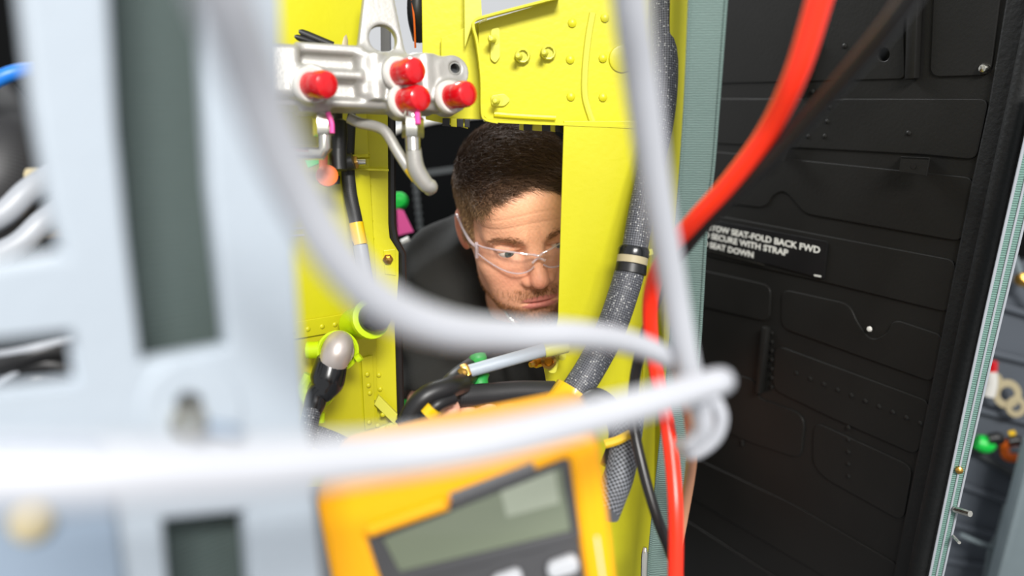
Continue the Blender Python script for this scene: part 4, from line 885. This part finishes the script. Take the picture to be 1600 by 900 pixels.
# left arm, hidden behind pillar and strap, with its hand
pl_ = wrL + (wrL - elL) / np.linalg.norm(wrL - elL) * .07; fw2 = (wrL - elL) / np.linalg.norm(wrL - elL); ac2 = np.cross(fw2, np.array(UP)); ac2 /= np.linalg.norm(ac2)
lo = np.minimum.reduce([elL, wrL, pl_]) - .1; hi = np.maximum.reduce([elL, wrL, pl_, shL * .5 + elL * .5]) + .1
g = G(lo, hi, .0035)
f = g.cap(shL * .45 + elL * .55, elL, .046, .042); f = smin(f, g.cap(elL, elL * .6 + wrL * .4, .043, .040), .02); f = smin(f, g.cap(elL * .6 + wrL * .4, wrL, .040, .027), .03); f = smin(f, g.cap(wrL, pl_, .026, .024), .02)
dn = np.cross(ac2, fw2)
for k in range(4):
    a = pl_ + ac2 * (k - 1.5) * .0195; b = a + fw2 * fl[k]; c = b + fw2 * fl[k] * .5 - dn * fl[k] * .5
    f = smin(f, smin(smin(g.cap(pl_ - fw2 * .04, a, .016, .012), g.cap(a, b, .0100, .0092), .006), g.cap(b, c, .0092, .0075), .004), .006)
f = smin(f, smin(g.cap(pl_ - ac2 * .02 - fw2 * .03, pl_ - ac2 * .045, .013, .011), g.cap(pl_ - ac2 * .045, pl_ - ac2 * .05 + fw2 * .03, .011, .009), .004), .008)
vs, fs = nets(f, g); addbody(vs, fs, np.tile(np.array(lin((226, 168, 142))[:3]), (len(vs), 1)))
bv, bf, bc_ = np.concatenate(body_v), np.concatenate(body_f), np.concatenate(body_c)
body = meshpart('body', npmesh('body', bv - off, bf, bc_), 'skin', man)

# ---- black t-shirt
chest, belly = W_(845, 560, 1.28), W_(845, 760, 1.36)
lo = np.minimum.reduce([shR, elR, belly, shL, nk]) - .17; hi = np.maximum.reduce([shR, elR, belly, shL, nk]) + .17
g = G(lo, hi, .0045)
f = g.ell(chest, (.185, .125, .20)); f = smin(f, g.ell(belly, (.17, .12, .26)), .08)
f = smin(f, g.cap(shR, shL, .062, .062), .06)
f = smin(f, g.cap(nk, shR, .066, .060), .05); f = smin(f, g.cap(nk, shL, .066, .060), .05)
hemR = shR * .36 + elR * .64; hemL = shL * .40 + elL * .60
f = smin(f, g.cap(shR, elR, .066, .060), .04); f = smin(f, g.cap(shL, elL, .060, .054), .04)
for hp, ax in ((hemR, elR - shR), (hemL, elL - shL)):
    ax = ax / np.linalg.norm(ax); sd = (g.x - hp[0]) * ax[0] + (g.y - hp[1]) * ax[1] + (g.z - hp[2]) * ax[2]
    dd = g.cap(hp - ax * .03, hp + ax * .25, .085)
    f = np.where(dd < .0, smax(f, sd.astype(np.float32), .004), f)
# drape folds
f = f + (.0050 * np.sin((g.x * 1.3 + g.z * 1.0 - g.y * .6) * 85 + 2.2 * np.sin(g.z * 24) + 1.5 * np.sin(g.x * 31))).astype(np.float32) * .8
f = f + (.0030 * np.sin((g.x * -.9 + g.z * 1.5 + g.y * .4) * 60 + 2 * np.sin(g.x * 20))).astype(np.float32)
vs, fs = nets(f.astype(np.float32), g); meshpart('t_shirt', npmesh('t_shirt', vs - off, fs), 'shirt', man)
g = None; f = None

# ---- eyes
for s_ in (1, -1):
    gz = Vector(HB @ np.array((-.12, 1, -.12))).normalized(); ec = H(s_ * .0330, .0655, .000)
    ey = part('eye', MB().lathe([(.0001, -.0134)] + [(.0134 * math.sin(rad(a)), -.0134 * math.cos(rad(a))) for a in range(15, 180, 15)] + [(.0001, .0134)], frame(ec, gz), 24), 'eyew', man)
    part('iris', MB().lathe([(.0060, .01210), (.0050, .01275), (.0022, .01335)], frame(ec, gz), 20), 'iris', ey)
    part('pupil', MB().lathe([(.0026, .01325), (.0001, .0136)], frame(ec, gz), 16), 'pupil', ey)

# ---- hair, brows, beard: real strands
def strands(name, root, nrm, flow, length, r, cols, bend=.5, label=None):
    n = len(root); d0 = nrm * (1 - bend) + flow * bend; d0 /= np.linalg.norm(d0, axis=1, keepdims=True)
    d1 = nrm * .15 + flow; d1 /= np.linalg.norm(d1, axis=1, keepdims=True)
    sx = np.cross(d0, np.random.randn(n, 3)); sx /= np.linalg.norm(sx, axis=1, keepdims=True); sy = np.cross(d0, sx)
    L = length[:, None]; p = [root - nrm * .0008, root + d0 * L * .4, root + d0 * L * .4 + d1 * L * .35, root + d0 * L * .4 + d1 * L * .7]
    V = []
    for k, q_ in enumerate(p[:3]):
        rr = r * (1, .85, .55)[k]
        for a in (0, 2.094, 4.189): V.append(q_ + (sx * math.cos(a) + sy * math.sin(a)) * rr)
    V.append(p[3]); V = np.stack(V, 1).reshape(-1, 3); F = []
    for k in range(2):
        for j in range(3):
            a, b = k * 3 + j, k * 3 + (j + 1) % 3; F += [(a, b, b + 3), (a, b + 3, a + 3)]
    for j in range(3): F.append((6 + j, 6 + (j + 1) % 3, 9))
    F = (np.array(F)[None] + (np.arange(n) * 10)[:, None, None]).reshape(-1, 3)
    return meshpart(name, npmesh(name, V - off, F, np.repeat(cols, 10, 0)), 'hair', man, label)
hloc = (np.linalg.inv(HB) @ ((head_w - HO).T)).T / HS; X, Y, Z = hloc.T
def pick(w, n):
    p = np.clip(w, 0, None); p = p / p.sum(); i = np.random.choice(len(p), n, p=p); return i, head_w[i] + np.random.randn(n, 3) * .0007, hn[i]
def flowdir(local, nrm_, jit=.25):
    d = (HB @ local.T).T + np.random.randn(*local.shape) * jit; d = d - nrm_ * (d * nrm_).sum(1, keepdims=True); return d / (np.linalg.norm(d, axis=1, keepdims=True) + 1e-9)
hm = hairm * (Z > -.03) * (Y > -.1)
i, r0, n0 = pick(hm, 16000); t_ = np.clip((Z[i] - .030 - .0 * Y[i]) / .045, 0, 1)
loc = np.stack([-.75 * t_ + .0 * X[i], .55 * t_ + .25 * (1 - t_), -.1 - .9 * (1 - t_)], 1)
ln = .0045 + .013 * t_ * np.random.uniform(.7, 1.2, len(i)); c0 = np.array(lin((168, 135, 94))[:3]); c1 = np.array(lin((84, 62, 47))[:3])
cc = (c0 * (1 - t_[:, None]) + c1 * t_[:, None]) * np.random.uniform(.55, 1.5, (len(i), 1))
strands('hair', r0, n0, flowdir(loc, n0, .22), ln, .00032, cc, .45)
for sd_ in (1, -1):
  i, r0, n0 = pick(brm * (X * sd_ > 0), 130); loc = np.stack([np.sign(X[i]) * 1.0, 0 * X[i], np.where(np.abs(X[i]) < .03, .5, -.1)], 1)
  strands('eyebrow', r0, n0, flowdir(loc, n0, .2), np.random.uniform(.005, .009, len(i)), .00026, np.tile(np.array(lin((136, 96, 66))[:3]), (len(i), 1)) * np.random.uniform(.6, 1.5, (len(i), 1)), .75)
bm2 = beardm * (1 - lips) * (Z > -.125) * (np.abs(X) < .07)
i, r0, n0 = pick(bm2, 14000); loc = np.stack([.25 * np.sign(X[i]), .2 + 0 * X[i], -1 + 0 * X[i]], 1)
strands('beard', r0, n0, flowdir(loc, n0, .3), np.random.uniform(.0022, .0058, len(i)), .00022, np.tile(np.array(lin((176, 124, 82))[:3]), (len(i), 1)) * np.random.uniform(.35, 1.4, (len(i), 1)), .6)

# ---- clear safety glasses
gl = thing('safety_glasses', 'clear safety glasses worn by the leaning man', 'glasses', HO)
def lensp(s_, u, v):                                             # u: 0 at the nose .. 1 at the temple, v: height
    x = .006 + .062 * u; y = .104 - .045 * u ** 2.2; return H(s_ * x, y - .004 * abs(v) / .02, .000 + v)
def rimc(u): return (.0085 - .0 * u + .004 * math.sin(math.pi * min(1, u * 1.1)) - .003 * (1 - u), -.003 - .0200 * math.sin(math.pi * min(1, .12 + .86 * u ** .85)) ** .8 * (1 - .25 * u))
for s_ in (1, -1):
    U_ = [k / 14 for k in range(15)]; mb = MB(); top = []; bot = []
    grid = []
    for u in U_:
        a, b = rimc(u); grid.append([lensp(s_, u, b + (a - b) * k / 6) for k in range(7)]); top.append(lensp(s_, u, a)); bot.append(lensp(s_, u, b))
    vs_ = [p for r_ in grid for p in r_]; fs_ = [(i * 7 + j, (i + 1) * 7 + j, (i + 1) * 7 + j + 1, i * 7 + j + 1) for i in range(14) for j in range(6)]
    fwd_ = Vector(HB @ np.array((0, 1, 0))) * .0016; nn = len(vs_)
    edge = [i * 7 for i in range(15)] + [14 * 7 + j for j in range(1, 7)] + [i * 7 + 6 for i in range(13, -1, -1)] + [j for j in range(5, 0, -1)]
    mb.add(vs_ + [p + fwd_ for p in vs_], fs_ + [tuple(x + nn for x in f_[::-1]) for f_ in fs_] + [(edge[k], edge[(k + 1) % len(edge)], edge[(k + 1) % len(edge)] + nn, edge[k] + nn) for k in range(len(edge))])
    ln_ = part('lens', mb, 'lens', gl)
    part('upper_rim', MB().tube(top, .0012, 8, 3), 'rim', gl); part('lower_rim', MB().tube(bot, .0011, 8, 3), 'rim', gl)
    part('hinge', MB().bar(lensp(s_, 1, .010), lensp(s_, 1.03, -.012), .004, .006, Vector(HB[:, 1]), .001), 'rim', gl)
    part('temple', MB().tube([lensp(s_, 1, .004), H(s_ * .0745, .040, .006), H(s_ * .0785, .010, .010), H(s_ * .0815, -.012, .018), H(s_ * .082, -.035, .004)], .0019, 8), 'rim', gl)
part('bridge', MB().tube([lensp(1, 0, .0055), H(0, .106, .0045), lensp(-1, 0, .0055)], .0016, 8), 'rim', gl)
part('nose_pad', MB().tube([lensp(1, .04, -.006), H(0, .101, -.002), lensp(-1, .04, -.006)], .0016, 8), 'rim', gl)

# ---- necklace
nl = thing('necklace', 'thin silver curb chain at the collar of the man', 'necklace', P(790, 480, .98))
cpts = crom([tuple(P(*p)) for p in [(766, 436, 1.03), (776, 458, 1.02), (786, 478, 1.01), (798, 500, 1.0), (816, 522, 1.0)]], 8)
lk = MB().tube([Vector((.0024 * math.cos(a), .0016 * math.sin(a), 0)) for a in [k * math.pi / 4 for k in range(9)]], .0006, 6, 1).mesh('link'); lk.materials.append(M['steel'])
cp = [Vector(c) for c in cpts]
for k in range(len(cp) - 1):
    for h_ in (0, .5):
        p_ = cp[k].lerp(cp[k + 1], h_); t_ = (cp[k + 1] - cp[k]).normalized(); m_ = frame(p_, -FW if (2 * k + int(h_ * 2)) % 2 else RT + FW * -.3, None)
        z_ = t_.cross(-FW if (2 * k + int(h_ * 2)) % 2 else RT).normalized(); y_ = z_.cross(t_); m_ = Matrix((t_, y_, z_)).transposed().to_4x4(); m_.translation = p_
        inst('link', lk, m_, nl)
